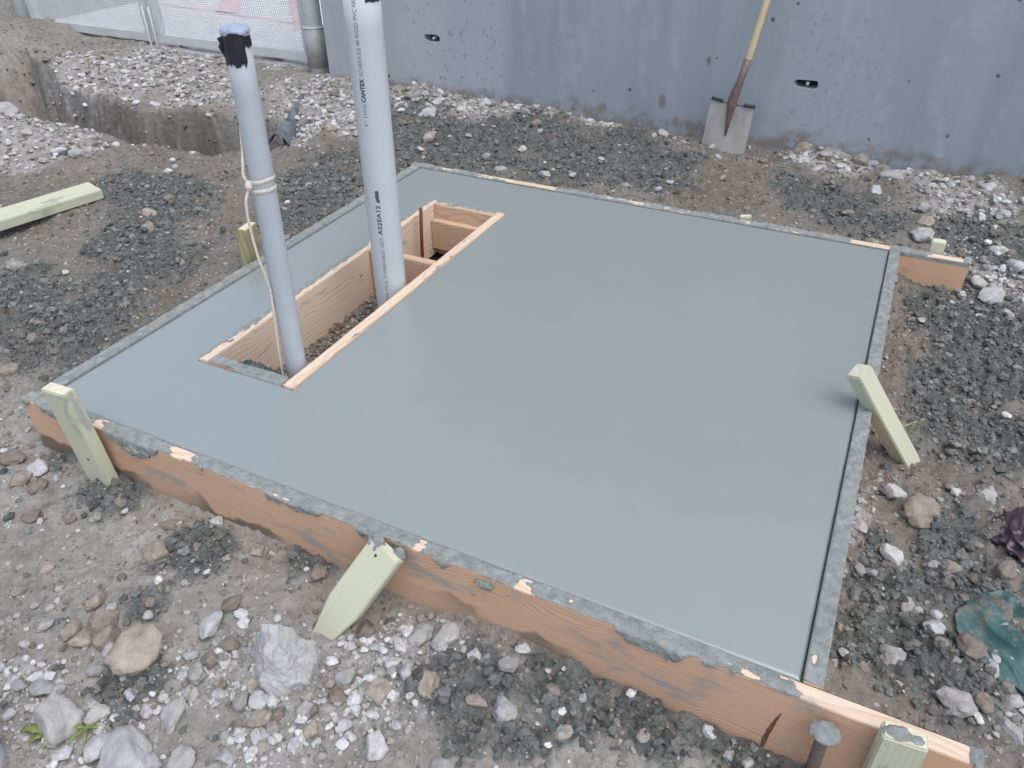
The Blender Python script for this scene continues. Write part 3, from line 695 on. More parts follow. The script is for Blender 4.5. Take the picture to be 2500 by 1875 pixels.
# white four inch pipe
WB, WT, WR = np.array((.530, 1.052, -.30)), np.array((.547, 1.040, 1.03)), .0571
wp = empty("white_pvc_pipe", tuple(WB)); tag(wp, "thick white PVC pipe with printed lettering rising from the box in the slab", "pipe")
part_of(obj_np("pipe_wall", *shell(WB, WT, WR, 56), M_white, None, True), wp)
def axis_at(z): return WB+(WT-WB)*((z-WB[2])/(WT[2]-WB[2]))
phi_c = math.atan2(CAM.y-1.045, CAM.x-.54)
def ink_text(body, z0, z1, phi, size, bold=0.0):
    cu = bpy.data.curves.new("t", 'FONT'); cu.body = body; cu.size = size; cu.offset = bold; cu.resolution_u = 3
    ob = bpy.data.objects.new("t", cu); col.objects.link(ob)
    dg = bpy.context.evaluated_depsgraph_get(); me = bpy.data.meshes.new_from_object(ob.evaluated_get(dg))
    col.objects.unlink(ob); bpy.data.objects.remove(ob); bpy.data.curves.remove(cu)
    co = np.empty(len(me.vertices)*3); me.vertices.foreach_get("co", co); co = co.reshape(-1, 3)
    x = (co[:, 0]-co[:, 0].min()); L = x.max(); z = z0+x/L*(z1-z0)
    p = phi-co[:, 1]/WR; A = np.array([axis_at(q) for q in z])
    co2 = np.c_[A[:, 0]+(WR+.0006)*np.cos(p), A[:, 1]+(WR+.0006)*np.sin(p), z]
    me.vertices.foreach_set("co", co2.ravel()); me.update()
    o = link("printed_text", me, M_ink if bold else M_ink2); part_of(o, wp); o["label"] = "black printed line of lettering"
p1 = phi_c-math.radians(20)
ink_text('4"  (103)', .592, .664, p1, .0175); ink_text('CANTEX', .670, .742, p1, .019, .0007)
ink_text('SCHEDULE 40 RIGID PVC NON', .750, .985, p1, .0175)
p2 = phi_c-math.radians(10)
ink_text('E  NEMA TC-2  V103R010825  2037', -.085, .205, p2, .0165); ink_text('A52EA12', .215, .325, p2, .021, .0004); ink_text('#88', .335, .378, p2, .018, .0007)
def wrap_patch(C, r, phi0, phi1, zlo, zhi, seed, amp, mat, root, name, off=.0012, n=48, m=10):
    """band of tape stuck round a pipe with ragged torn lower edge; zlo/zhi per angle"""
    ph = np.linspace(phi0, phi1, n); t = np.linspace(0, 1, m); PH, T = np.meshgrid(ph, t, indexing='ij')
    jag = amp*fbm2(ph*7, ph*0+seed, 4, seed, .65)
    Z = (zlo+jag)[:, None]*(1-T)+(zhi+.3*jag)[:, None]*T if np.ndim(zlo) else (zlo+jag)[:, None]*(1-T)+(zhi+0*jag)[:, None]*T
    R = r+off+.0022*np.maximum(0, fbm2(PH*6, Z*60, 3, seed+3))
    A = np.array([C(z) for z in Z.ravel()]).reshape(*Z.shape, 3)
    V = np.stack([A[..., 0]+R*np.cos(PH), A[..., 1]+R*np.sin(PH), Z], -1).reshape(-1, 3)
    i = np.arange(n*m).reshape(n, m); F = np.stack([i[:-1, :-1], i[1:, :-1], i[1:, 1:], i[:-1, 1:]], -1).reshape(-1, 4)
    o = part_of(obj_np(name, V, F, mat, None, True), root); return o
wrap_patch(axis_at, WR, phi_c+.15, phi_c+2.4, .957, 1.028, 5, .006, M_navy, wp, "tape_strip")
# grey conduit
GBs, GTp, GR = np.array((.546, .476, -.30)), np.array((.584, .462, .975)), .0325
gp = empty("grey_conduit", tuple(GBs)); tag(gp, "slim grey conduit pipe with a black taped cap and string tied round it", "pipe")
part_of(obj_np("pipe_wall", *shell(GBs, GTp, GR, 44), M_grey, None, True), gp)
def gax(z): return GBs+(GTp-GBs)*((z-GBs[2])/(GTp[2]-GBs[2]))
pg = math.atan2(CAM.y-.465, CAM.x-.58)
wrap_patch(gax, GR, pg-2.6, pg+.50, .903, .979, 8, .012, M_black, gp, "tape_wrap", .0016, 60)
wrap_patch(gax, GR, pg+.40, pg+1.3, .945, .968, 9, .008, M_black, gp, "tape_wrap", .0022, 20)
# torn corner of tape standing off to the left
Lf = np.array([math.cos(pg-math.pi/2), math.sin(pg-math.pi/2), 0]); Fw = np.array([math.cos(pg), math.sin(pg), 0])
g0 = gax(.955)+Lf*GR
V = np.array([g0+Lf*.001+[0, 0, .012], g0+Lf*.012+[0, 0, .008], g0+Lf*.008-[0, 0, .004], g0+Lf*.013-[0, 0, .012], g0+Lf*.006-[0, 0, .028], g0+Lf*.001-[0, 0, .042], g0-Lf*.004-[0, 0, .01]])+Fw*.004
part_of(obj_np("tape_tail", np.concatenate([V, V-Fw*.0015]), np.array([(0, 1, 2, 6), (2, 3, 4, 6), (4, 5, 6, 6)][:2]+[(6, 4, 5, 0)]), M_black), gp)
# crumpled film over the top
n = 48; rings = np.array([0, .3, .55, .8, 1.0, 1.09, 1.11, 1.10]); a = np.linspace(0, 2*np.pi, n, endpoint=False); V = []
for k, q in enumerate(rings):
    zz = .984+.006*fbm2(np.cos(a)*q*2.5+4, np.sin(a)*q*2.5, 4, 60)+(.002 if q < .9 else 0)-(0, 0, 0, 0, .001, .004, .008, .012)[k]*(1+.45*fbm2(a*2, a*0, 3, 61))
    rr = GR*q*(1+.035*fbm2(a*3, a*0+k, 3, 62)); c = gax(.975); V.append(np.c_[c[0]+rr*np.cos(a), c[1]+rr*np.sin(a), zz])
F = np.array([(k*n+j, k*n+(j+1) % n, (k+1)*n+(j+1) % n, (k+1)*n+j) for k in range(len(rings)-1) for j in range(n)])
part_of(obj_np("plastic_film", np.concatenate(V), F, M_film, None, True), gp)
# string: two turns, a knot and a hanging tail
M_str = mat_plain("pale_string", (.60, .55, .47), .9, .2, var=.25, scale=160, bump=.001)
strg = empty("tied_string", tuple(gax(.59))); tag(strg, "beige woven string knotted twice round the grey conduit, its tail hanging down", "string")
def band(zc, tilt, hw, seed):
    a = np.linspace(0, 2*np.pi, 60, endpoint=False); P = []
    for s, off in ((-hw, 0), (-hw*.6, .0016), (hw*.6, .0016), (hw, 0)):
        z = zc+tilt*np.cos(a-pg-1.2)+s+.0015*fbm2(a*2, a*0, 2, seed); A = np.array([gax(q) for q in z]); r = GR+.0012+off
        P.append(np.c_[A[:, 0]+r*np.cos(a), A[:, 1]+r*np.sin(a), z])
    V = np.concatenate(P); F = np.array([(k*60+j, k*60+(j+1) % 60, (k+1)*60+(j+1) % 60, (k+1)*60+j) for k in range(3) for j in range(60)])
    part_of(obj_np("string_turn", V, F, M_str, None, True), strg)
band(.605, .005, .0058, 1); band(.578, .004, .0058, 2)
kn = gax(.592)+Lf*(GR+.004)+Fw*.012
for d, r in (((0, 0, .006), .0095), ((0, 0, -.006), .0085), ((0, 0, 0), .0115)):
    part_of(obj_np("knot", ICO2*(1+.3*vn3(ICO2*3, 5))[:, None]*r+kn+np.array(d), ICO2F, M_str, None, True), strg)
def cord(P, w, name):
    P = np.array(P, float); t = np.linspace(0, len(P)-1, len(P)*10); k = np.arange(len(P))
    Q = np.stack([np.interp(t, k, P[:, i]) for i in range(3)], 1)
    for _ in range(5): Q[1:-1] = (Q[:-2]+2*Q[1:-1]+Q[2:])/4
    V, F = tube(Q, w, 8); part_of(obj_np(name, V, F, M_str, None, True), strg)
cord([kn, kn+Lf*.010+[0, 0, .03], gax(.68)+Lf*(GR+.004)-Fw*.006, gax(.735)+Lf*(GR-.002)-Fw*.016, gax(.76)+Lf*(GR-.010)-Fw*.03], .0042, "upper_strand")
def off(z, l, fw=.02): return gax(z)+Lf*l+Fw*fw
cord([kn, off(.555, .053), off(.50, .056), off(.44, .054), off(.375, .049), off(.32, .040), off(.27, .034, .016), off(.20, .037, .016), off(.12, .041, .01), off(.04, .044, .005), off(-.03, .046, 0), off(-.10, .044, 0), off(-.16, .038, 0), off(-.19, .05, .01)], .0040, "tail")
# ground rod
M_cop = mat_plain("copper_rod", (.22, .075, .040), .5, .5, .35, .35, 40)
V, F = tube([(.340, 1.555, -.42), (.340, 1.58, -.05), (.341, 1.588, .049), (.341, 1.588, .052)], [.0075, .0075, .0075, .006], 14)
tag(obj_np("ground_rod", V, F, M_cop, None, True), "thin reddish copper rod standing in the far part of the box", "rod")
# close white pipe at the picture's lower left corner
root = empty("white_pvc_pipe", (.690, -.790, -.3)); tag(root, "smooth white pipe cut off by the lower left corner of the picture", "pipe")
part_of(obj_np("pipe_wall", *shell((.690, -.790, -.30), (.690, -.790, .05), .057, 40), M_white, None, True), root)

# ================================================================== stakes and loose lumber
M_stake = mat_wood("treated_pine", (.50, .51, .375), (.415, .42, .295), knot=(.22, .15, .06), smear=.30, scale=1.5, rough=.8, swirl=.6, ringc=.22)
M_stake_d = mat_wood("dirty_treated_pine", (.33, .31, .17), (.17, .16, .085), knot=(.1, .07, .03), smear=.45, scale=.55, rough=.8)
M_end = mat_plain("sawn_end_grain", (.60, .59, .44), .8, .2, var=.16, scale=45, bump=.001)
M_nail = mat_plain("dark_nail_hole", (.035, .028, .02), .8)
def timber(name, L, W, T, point=0.0, seed=0, end=True, rough_top=False):
    """local X along the grain: x = 0 the top end, x = L the driven end; W along y, T along z"""
    bm = bmesh.new(); add_box(bm, 0, L, -W/2, W/2, -T/2, T/2, .003)
    bmesh.ops.subdivide_edges(bm, edges=[e for e in bm.edges if abs(e.verts[0].co.x-e.verts[1].co.x) > L*.5], cuts=10)
    for v in bm.verts:
        t = v.co.x/L
        if point:
            k = max(0, (t-(1-point))/point); v.co.y *= 1-.9*k; v.co.z *= 1-.25*k
        v.co.y += .0012*math.sin(t*5+seed); v.co.z += .0012*math.cos(t*4+seed*2)
        if rough_top and t < .05: v.co.x += .004*math.sin(v.co.y*160+seed)+.003*math.sin(v.co.z*300)
    return bm
def stake(label, top, bot, face, W=.089, T=.038, point=.3, seed=0, mat=None, nails=(), group="timber stakes around the formwork", ext=0.0, clump=None, name="timber_stake", cat="stake"):
    top = Vector(top); bot = Vector(bot); d = (bot-top); L = d.length+ext; x = d.normalized()
    z = Vector(face); z = (z-x*z.dot(x)).normalized(); y = z.cross(x)
    m = Matrix((x, y, z)).transposed().to_4x4(); m.translation = top
    o = obj_bm(name, timber(name, L, W, T, point, seed), mat or M_stake, None, False, m); tag(o, label, cat, group)
    # sawn end as its own face sheet, 1 mm proud
    bm = bmesh.new(); add_box(bm, -.0012, .0008, -W/2+.004, W/2-.004, -T/2+.004, T/2-.004); obj_bm("end_grain", bm, M_end, o)
    for u, v in nails:
        V = np.array([(u+.0035*math.cos(q), v+.0035*math.sin(q), T/2+.0016) for q in np.linspace(0, 6.28, 10, endpoint=False)]+[(u, v, T/2+.0013)])
        obj_np("nail_hole", V, np.array([(i, (i+1) % 10, 10) for i in range(10)]), M_nail, o)
    if clump:
        for c, r, sq in clump:
            obj_np("concrete_clump", ICO3*(1+.5*vn3(ICO3*2.2+seed, 3)+.35*vn3(ICO3*5+seed, 4))[:, None]*r*np.array(sq)+np.array(c), ICO3F, M_crust, o, True)
    return o
stake("upright pale green stake at the left end of the front board", (.240, -.088, .160), (.262, -.060, -.42), (.02, -1, .05), seed=1, nails=[(.235, .012)], point=.25)
stake("pointed pale green stake leaning on the middle of the front board", (1.258, -.068, .006), (1.150, -.205, -.205), (.10, -.78, .62), seed=2, nails=[(.022, -.008)], point=.55, ext=.13,
      clump=[((.004, -.030, .004), .021, (1, 1, .8)), ((-.004, .028, -.012), .014, (1, 1, .8))])
stake("upright pale stake with smeared top at the right end of the front board", (2.366, -.0615, .042), (2.380, -.0605, -.42), (.05, -1, 0), W=.076, T=.038, seed=3, nails=[(.09, .01)], point=.25,
      clump=[((-.001, -.012, 0), .016, (.16, 1.5, .9)), ((-.001, .018, .004), .010, (.2, 1.4, .9))])
stake("square stake leaning in over the right edge of the slab", (2.158, .985, .124), (2.372, 1.050, -.2), (.60, -.55, .55), W=.056, T=.050, seed=4, point=.22, ext=.12)
stake("short stake top behind the far right board end", (2.352, 2.205, .042), (2.352, 2.205, -.3), (0, -1, 0), W=.052, T=.045, seed=5, point=.2)
stake("dark muddy stake outside the left board behind the grey conduit", (-.078, 1.000, .125), (-.105, .965, -.35), (-.97, -.25, .1), W=.089, T=.038, seed=6, mat=M_stake_d, point=.2)
stake("splintered little stake tip showing just behind the far board", (1.598, 2.205, .008), (1.625, 2.215, -.25), (.3, -1, .1), W=.05, T=.026, seed=7, point=.2)
lum = stake("pale green length of lumber lying on the soil at the left edge", (-1.335, 1.300, -.048), (-1.585, .25, -.058), (.05, -.08, 1), W=.13, T=.045, seed=8, point=0, group=None, name="loose_lumber", cat="lumber")
ROCKS = [(1.130,-0.342,0.154,0.169,"w","a"),(0.809,-0.458,0.108,0.113,"t","b"),(0.766,-0.638,0.101,0.111,"g","c"),(0.965,-0.636,0.112,0.097,"w","d"),
(0.896,-0.322,0.050,0.073,"w","e"),(0.899,-0.249,0.044,0.044,"b","f"),(0.658,-0.423,0.067,0.056,"t","g"),(0.598,-0.474,0.050,0.056,"t","h"),
(0.649,-0.476,0.050,0.050,"t","h"),(0.702,-0.456,0.050,0.050,"t","h"),(0.640,-0.235,0.060,0.054,"t","i"),(1.457,-0.235,0.051,0.067,"t","j"),
(1.437,-0.117,0.056,0.074,"g","k"),(1.370,-0.125,0.064,0.052,"g","l"),(1.238,-0.162,0.048,0.052,"b","m"),(1.601,-0.120,0.045,0.049,"g","n"),
(1.635,-0.213,0.058,0.050,"w","o"),(1.767,-0.202,0.042,0.029,"t","p"),(1.429,-0.398,0.052,0.063,"w","q"),(1.575,-0.232,0.047,0.027,"t","x"),
(1.268,-0.295,0.047,0.042,"w","x"),(1.519,-0.138,0.031,0.031,"w","x"),(1.285,-0.340,0.044,0.033,"b","x"),(1.398,-0.235,0.030,0.038,"w","x"),
(0.525,-0.486,0.041,0.033,"g","x"),(1.097,-0.439,0.037,0.041,"g","x"),(1.133,-0.423,0.044,0.041,"w","r"),(1.157,-0.451,0.054,0.040,"t","x"),
(0.832,-0.597,0.055,0.041,"g","s"),(0.889,-0.642,0.057,0.069,"w","t"),(0.739,-0.472,0.050,0.039,"w","x"),(0.737,-0.518,0.038,0.038,"g","x"),
(0.659,-0.605,0.068,0.045,"w","u"),(1.074,-0.594,0.052,0.052,"g","x"),(1.024,-0.622,0.041,0.035,"w","x"),(1.154,-0.547,0.042,0.031,"w","x"),
(0.980,-0.530,0.051,0.071,"g","v"),(1.192,-0.487,0.032,0.029,"w","x"),(0.905,-0.397,0.039,0.027,"w","x"),(0.957,-0.391,0.039,0.039,"b","x"),
(0.974,-0.335,0.044,0.039,"t","x"),(0.570,-0.121,0.055,0.037,"t","x"),(0.845,-0.091,0.036,0.033,"t","x"),(0.035,-0.121,0.065,0.056,"w","A"),
(0.026,-0.171,0.064,0.049,"t","y"),(-0.074,-0.130,0.076,0.051,"b","y"),(-0.534,0.318,0.056,0.040,"t","y"),(-0.473,0.166,0.065,0.055,"t","y"),
(-1.104,0.681,0.106,0.057,"g","y"),(2.406,0.794,0.092,0.096,"t","B"),(2.340,0.857,0.062,0.048,"w","z"),(2.265,0.694,0.037,0.066,"w","C"),
(2.568,0.929,0.061,0.047,"w","z"),(2.625,0.825,0.106,0.112,"p","D"),(2.626,0.715,0.090,0.074,"p","E"),(2.449,0.615,0.033,0.024,"w","z"),
(2.492,0.634,0.048,0.033,"t","z"),(2.609,0.651,0.047,0.052,"t","z"),(2.398,0.456,0.032,0.052,"g","z"),(2.423,0.460,0.023,0.025,"w","z"),
(2.462,0.453,0.028,0.027,"w","z"),(2.454,0.397,0.052,0.040,"w","z"),(2.530,0.377,0.058,0.058,"b","F"),(2.578,0.379,0.042,0.038,"w","z"),
(2.511,0.226,0.077,0.059,"g","G"),(2.558,0.238,0.040,0.043,"b","z"),(2.617,0.210,0.042,0.061,"w","H"),(2.279,0.263,0.027,0.024,"w","z"),
(2.321,0.249,0.023,0.026,"t","z"),(2.280,0.527,0.026,0.031,"w","z"),(2.309,0.529,0.024,0.031,"w","z"),(1.674,3.242,0.098,0.071,"t","I"),
(1.796,3.210,0.073,0.063,"g","Z"),(1.970,3.359,0.071,0.081,"t","J"),(2.132,2.987,0.117,0.090,"g","K"),(2.079,2.860,0.064,0.064,"w","Z"),
(1.788,3.070,0.085,0.035,"w","Z"),(2.304,2.457,0.099,0.094,"g","L"),(1.989,2.533,0.060,0.033,"t","Z"),(2.553,3.108,0.080,0.064,"w","Z"),
(2.669,2.392,0.076,0.064,"w","Z"),(2.581,2.127,0.108,0.068,"w","M"),(0.980,3.395,0.053,0.045,"t","Y"),(-0.187,3.205,0.074,0.068,"w","Y"),
(-0.385,2.863,0.098,0.079,"w","Y"),(-0.142,2.472,0.065,0.090,"t","Y"),(0.585,2.347,0.060,0.067,"w","Y"),(1.143,2.418,0.057,0.033,"w","Y"),
(0.997,2.384,0.065,0.049,"t","Y"),(0.276,2.926,0.068,0.047,"b","Y"),(0.922,3.242,0.065,0.065,"w","Y"),(-2.769,1.867,0.168,0.112,"w","N"),
(-1.846,1.520,0.098,0.059,"w","X"),(-1.747,1.567,0.113,0.074,"g","O"),(-0.907,1.226,0.077,0.051,"t","X")]

# steel form pin by the right end of the front board
M_steel = mat_plain("rusty_steel", (.13, .10, .085), .55, .5, .5, .35, 50, .001)
pin = empty("steel_pin", (2.246, -.075, -.3)); tag(pin, "round steel pin with mushroomed concrete splattered head before the front board", "pin")
part_of(obj_np("shaft", *tube([(2.252, -.072, -.40), (2.2475, -.0735, -.2), (2.243, -.076, -.03)], .0125, 16), M_steel, None, True), pin)
part_of(obj_np("head", ICO3*(1+.22*vn3(ICO3*2.6, 12)+.15*vn3(ICO3*6, 13))[:, None]*np.array((.029, .026, .010))+np.array((2.243, -.076, -.022)), ICO3F, M_crust, None, True), pin)

# ================================================================== shovel against the wall
M_blade = mat_plain("muddy_steel_blade", (.35, .33, .31), .7, .35, .0, .32, 9, .0012, (1, 1, .45))
M_hand = mat_plain("ash_handle", (.56, .44, .27), .55, .4, var=.14, scale=10, stretch=(8, 8, .6))
M_sock = mat_plain("painted_socket", (.17, .115, .11), .6, .4, .2, .35, 45, .001)
M_dark = mat_plain("black_footrest", (.03, .032, .04), .6)
sh = empty("shovel", (1.28, 3.13, -.08)); tag(sh, "square bladed shovel with a wooden handle leaning against the concrete wall", "shovel")
def sp(u, v): # u across -1..1, v up 0..1 -> point on the blade
    x = 1.284+.004*v+u*(.118-.002*v)+.006*v; z = -.085+.293*v-.010*u; y = 3.112+.040*v-.016*(1-u*u)*.9+.02*abs(u)**3*.3
    return (x, y, z)
nu, nv = 25, 21; U = np.linspace(-1, 1, nu); Vv = np.linspace(0, 1, nv)
P = np.array([[sp(u, v) for v in Vv] for u in U]).reshape(-1, 3); i = np.arange(nu*nv).reshape(nu, nv)
F = np.stack([i[:-1, :-1], i[1:, :-1], i[1:, 1:], i[:-1, 1:]], -1).reshape(-1, 4)
P2 = P+[0, .0028, 0]; n0 = len(P); bd = [*i[:, 0], *i[-1, 1:], *i[-2::-1, -1], *i[0, -2:0:-1]]
Fs = [(bd[k], bd[(k+1) % len(bd)], n0+bd[(k+1) % len(bd)], n0+bd[k]) for k in range(len(bd))]
part_of(obj_np("blade", np.concatenate([P, P2]), np.concatenate([F, F[:, ::-1]+n0, np.array(Fs)]), M_blade, None, True), sh)
for a, b in ((-.92, -.42), (.52, .99)):
    Q = np.array([sp(u, 1.0) for u in np.linspace(a, b, 8)])+[0, -.006, .004]; part_of(obj_np("footrest", *tube(Q, .0085, 10), M_dark, None, True), sh)
top = np.array(sp(0, 1.0)); so = np.array((1.335, 3.158, .425)); ht = np.array((1.372, 3.188, .69)); he = np.array((1.447, 3.262, 1.24))
low = np.array(sp(0, .45))+[0, -.004, 0]
part_of(obj_np("socket", *tube([low, np.array(sp(0, .7))-[0, .007, 0], np.array(sp(0, .92))-[0, .010, 0], top+[.002, -.008, .02], (top+so)/2-[0, .003, 0], so], [.003, .012, .021, .026, .0185, .0185], 18), M_sock, None, True), sh)
part_of(obj_np("handle", *tube([so-[.002, .0015, .016], so, ht, he], [.0172, .0175, .0175, .0165], 18), M_hand, None, True), sh)

# ================================================================== geotextile by the trench
M_geo = mat_plain("grey_geotextile", (.13, .15, .165), .85, .25, var=.45, scale=16, bump=.004)
def fabric():
    path = np.array([(-1.47, 3.08), (-1.33, 2.88), (-1.19, 2.68), (-1.08, 2.48), (-.99, 2.30), (-.91, 2.16)]); t = np.linspace(0, 5, 70); k = np.arange(6)
    C = np.stack([np.interp(t, k, path[:, j]) for j in range(2)], 1)
    for _ in range(6): C[1:-1] = (C[:-2]+2*C[1:-1]+C[2:])/4
    T = np.gradient(C, axis=0); T /= np.linalg.norm(T, axis=1)[:, None]; N = np.stack([-T[:, 1], T[:, 0]], 1)   # to the right of the run
    s = np.linspace(-1, 1, 26); V = []
    for j in range(len(C)):
        f = j/69
        wd = .022+.085*f*f
        for q in s:
            p = C[j]+N[j]*q*wd*-1
            gz = float(base_h(np.array([C[j][0]+.10]), np.array([C[j][1]]))[0])
            arch = .010+.062*f*f*max(0, 1-abs(q-.1)*1.15)
            z = gz+arch-(.10*(-q-.25) if q < -.25 else 0)-(.05*(q-.4) if q > .4 else 0)
            V.append((p[0], p[1], z))
    V = np.array(V); V[:, 2] += .013*fbm2(V[:, 0]*14, V[:, 1]*14, 3, 75); V[:, 0] += .012*fbm2(V[:, 0]*9, V[:, 1]*9, 3, 76)
    i = np.arange(70*26).reshape(70, 26); F = np.stack([i[:-1, :-1], i[1:, :-1], i[1:, 1:], i[:-1, 1:]], -1).reshape(-1, 4)
    o = obj_np("geotextile_sheet", V, F, M_geo, None, True); tag(o, "dark grey geotextile strip curling out of the gravel at the end of the trench", "fabric")
    md = o.modifiers.new("thickness", 'SOLIDIFY'); md.thickness = .004
fabric()

# ================================================================== teal tarp scrap at the right edge
def mat_tarp():
    m = MT("teal_plastic"); v = m.coords(); n = m.noise(v, 9, 5, .65); n2 = m.noise(v, 22, 5, .7)
    c = m.ramp(n, [(.3, (.030, .085, .080)), (.7, (.075, .155, .145))]); c = m.mix(m.math('MULTIPLY', m.smooth(n2, .50, .64), .75), c, (.20, .18, .155))
    m.bump(n2, .006, .5); return m.set(c, .5, .45)
M_tarp = mat_tarp()
def tarp():
    n = 120; u, v = np.meshgrid(np.linspace(-1, 1, n), np.linspace(-1, 1, n), indexing='ij')
    ang = np.arctan2(v, u); rad = np.maximum(np.abs(u), np.abs(v)); wv = fbm2(u*1.5, v*1.5, 2, 95)*.12
    R = rad*(1+.22*fbm2(np.cos(ang)*2+3, np.sin(ang)*2, 4, 90))
    x = 2.672+np.cos(ang)*R*.17; y = .460+np.sin(ang)*R*.155-.35*(x-2.672)*0
    fold = (1-np.abs(fbm2((x+wv)*6+y*5, (y+wv)*4, 2, 91)))**4*.085+(1-np.abs(fbm2(x*15+y*11, y*11, 2, 92)))**5*.034-.012
    z = base_h(x, y)+.018+.9*fold*(1-rad**2.5)+.004
    V = np.stack([x, y, z], -1).reshape(-1, 3); i = np.arange(n*n).reshape(n, n); F = np.stack([i[:-1, :-1], i[1:, :-1], i[1:, 1:], i[:-1, 1:]], -1).reshape(-1, 4)
    o = obj_np("plastic_tarp", V, F, M_tarp, None, True); tag(o, "crumpled teal plastic sheet lying in the rubble at the right edge", "tarp")
    md = o.modifiers.new("thickness", 'SOLIDIFY'); md.thickness = .0015
tarp()

# ================================================================== rocks
TONES = {"w": mat_rock("pale_limestone", (.36, .355, .345), (.52, .515, .51), .35), "t": mat_rock("buff_stone", (.235, .20, .16), (.37, .33, .275), .3),
         "g": mat_rock("grey_stone", (.28, .27, .255), (.44, .43, .415), .35), "b": mat_rock("brown_stone", (.17, .14, .115), (.27, .235, .20), .35),
         "p": mat_rock("purple_stone", (.075, .060, .068), (.13, .105, .118), .2)}
def rock_shape(seed, sub=ICO3, fac=ICO3F, nf=13, rough=.09, name="rock"):
    r = np.random.default_rng(seed); Nn = r.normal(size=(nf, 3)); Nn /= np.linalg.norm(Nn, axis=1)[:, None]; dd = r.uniform(.62, 1.0, nf)
    dots = sub@Nn.T; rad = np.where(dots > .05, dd/np.maximum(dots, .05), 9).min(1); rad = np.minimum(rad, 1.12)
    rad = rad*(1+rough*2*vn3(sub*2.6+seed, seed)+rough*1.2*vn3(sub*6+seed, seed+1)+rough*.8*vn3(sub*14, seed+2))
    V = sub*rad[:, None]; V -= (V.max(0)+V.min(0))/2; V /= np.abs(V).max(0)
    return mesh_np(name, V, fac, True)
SHAPES = {}
def boulder_mesh():
    """pitted blunt wedge: broad foot, narrow crown to the left"""
    D = ico(6)[0]; Fc = ico(6)[1]
    N = np.array([(0, 0, -1), (.72, -.35, .60), (-.80, -.25, .38), (.15, -.92, .30), (.1, .9, .4), (-.2, -.55, .80), (.95, -.1, .05), (-.62, -.72, -.2), (.55, -.78, -.1), (-.3, .2, .95)]); N /= np.linalg.norm(N, axis=1)[:, None]
    dd = np.array([.62, .60, .56, .72, .7, .82, .80, .76, .80, .95]); dots = D@N.T; rad = np.where(dots > .05, dd/np.maximum(dots, .05), 9).min(1).clip(0, 1.25)
    rad = rad*(1+.14*vn3(D*2.4, 5)+.12*vn3(D*6, 6)+.07*vn3(D*15, 7)-.10*np.maximum(0, vn3(D*11+3, 8)-.12))
    V = D*rad[:, None]; V -= (V.max(0)+V.min(0))/2; V /= np.abs(V).max(0); me = mesh_np("rock", V, Fc, True); me.materials.append(TONES["w"]); return me
def rock(x, y, w, h, tone, label, seed, group, cat="rock", name="rock", sink=.28, lim=None):
    k = seed % 16; key = (k, tone)
    if key not in SHAPES:
        SHAPES[key] = rock_shape(100+k, name=name); SHAPES[key].materials.append(TONES[tone])
    o = bpy.data.objects.new(name, SHAPES[key]); col.objects.link(o)
    r = np.random.default_rng(seed*7+3); zs = min(w, h)*.5*r.uniform(.60, .85)
    y = min(y, 3.235)
    fd = form_dist(np.array(x), np.array(y))
    z = float(ground_h(np.array([x]), np.array([y]))[0])
    o.location = (x, y, z+zs*(1-2*sink)); o.scale = (w*.53, h*.60, zs); o.rotation_euler = (r.uniform(-.25, .25), r.uniform(-.25, .25), math.radians(26)+r.uniform(-.5, .5))
    tag(o, label, cat, group); return o
UNIQ = {
 "a": "largest pale limestone boulder, standing by the pointed leaning stake", "b": "angular buff grey boulder left of the big pale boulder",
 "c": "long rounded grey boulder beside the green weeds", "d": "wide lumpy pale boulder at the bottom edge, right of the weeds", "e": "white pitted oval stone alone on bare soil in front",
 "f": "small round brown stone alone on bare soil in front", "g": "rough yellowish buff stone left of the wet concrete splash in front", "i": "smooth buff stone beside dark concrete crumbs below the front board",
 "j": "egg shaped buff stone standing at the edge of the dark spilled concrete in front", "k": "largest grey stone piled against the middle of the front board", "l": "wide grey stone between the leaning stake and the largest stone at the front board",
 "m": "smooth brown stone right beside the foot of the pointed stake", "n": "grey stone lying on the dark spilled concrete below the front board", "o": "white jagged stone in the middle of the dark spilled concrete in front",
 "p": "low buff stone on the dark spilled concrete near the bottom edge", "q": "white craggy stone at the bottom edge, left of the dark spilled concrete", "r": "round white stone just below the largest boulder",
 "s": "rounded grey stone just right of the weeds", "t": "tilted white slab of stone between the weeds and the lumpy boulder", "u": "flat pale stone at the lower left, above the weeds", "v": "tall grey stone right of the lumpy pale boulder",
 "A": "white stone beside the foot of the leftmost upright stake", "B": "large buff boulder right of the slab's right board", "C": "narrow white stone touching the right board", "D": "purple boulder with a pale patch at the right edge",
 "E": "smaller purple stone below the purple boulder at the right edge", "F": "brown stone holding down the teal plastic sheet", "G": "large slanting grey stone at the lower right, below the teal sheet", "H": "tall white stone at the lower right edge of the picture",
 "I": "buff stone right of the shovel blade at the wall foot", "J": "upright buff stone touching the wall foot right of the shovel", "K": "largest grey stone on the slope between wall and far right corner", "L": "pale grey boulder behind the far right board end",
 "M": "white stone right of the far board's projecting end", "N": "big white boulder on the pale heap at the left edge", "O": "grey angular block at the right foot of the pale heap"}
SHARED = {
 "h": ("smooth buff stone, one of three in a row at lower left", "row of three buff stones"), "x": ("stone the size of an egg among the gravel in front of the formwork", "egg sized stones in front of the formwork"),
 "y": ("stone the size of an egg on the soil left of the formwork", "stones left of the formwork"), "z": ("stone the size of an egg in the rubble right of the slab", "stones right of the slab"),
 "Z": ("stone on the rubble slope between wall and far right corner", "stones on the far right slope"), "Y": ("stone in the rubble between the far board and the wall", "stones behind the far board"), "X": ("stone on the bare soil near the trench", "stones near the trench")}
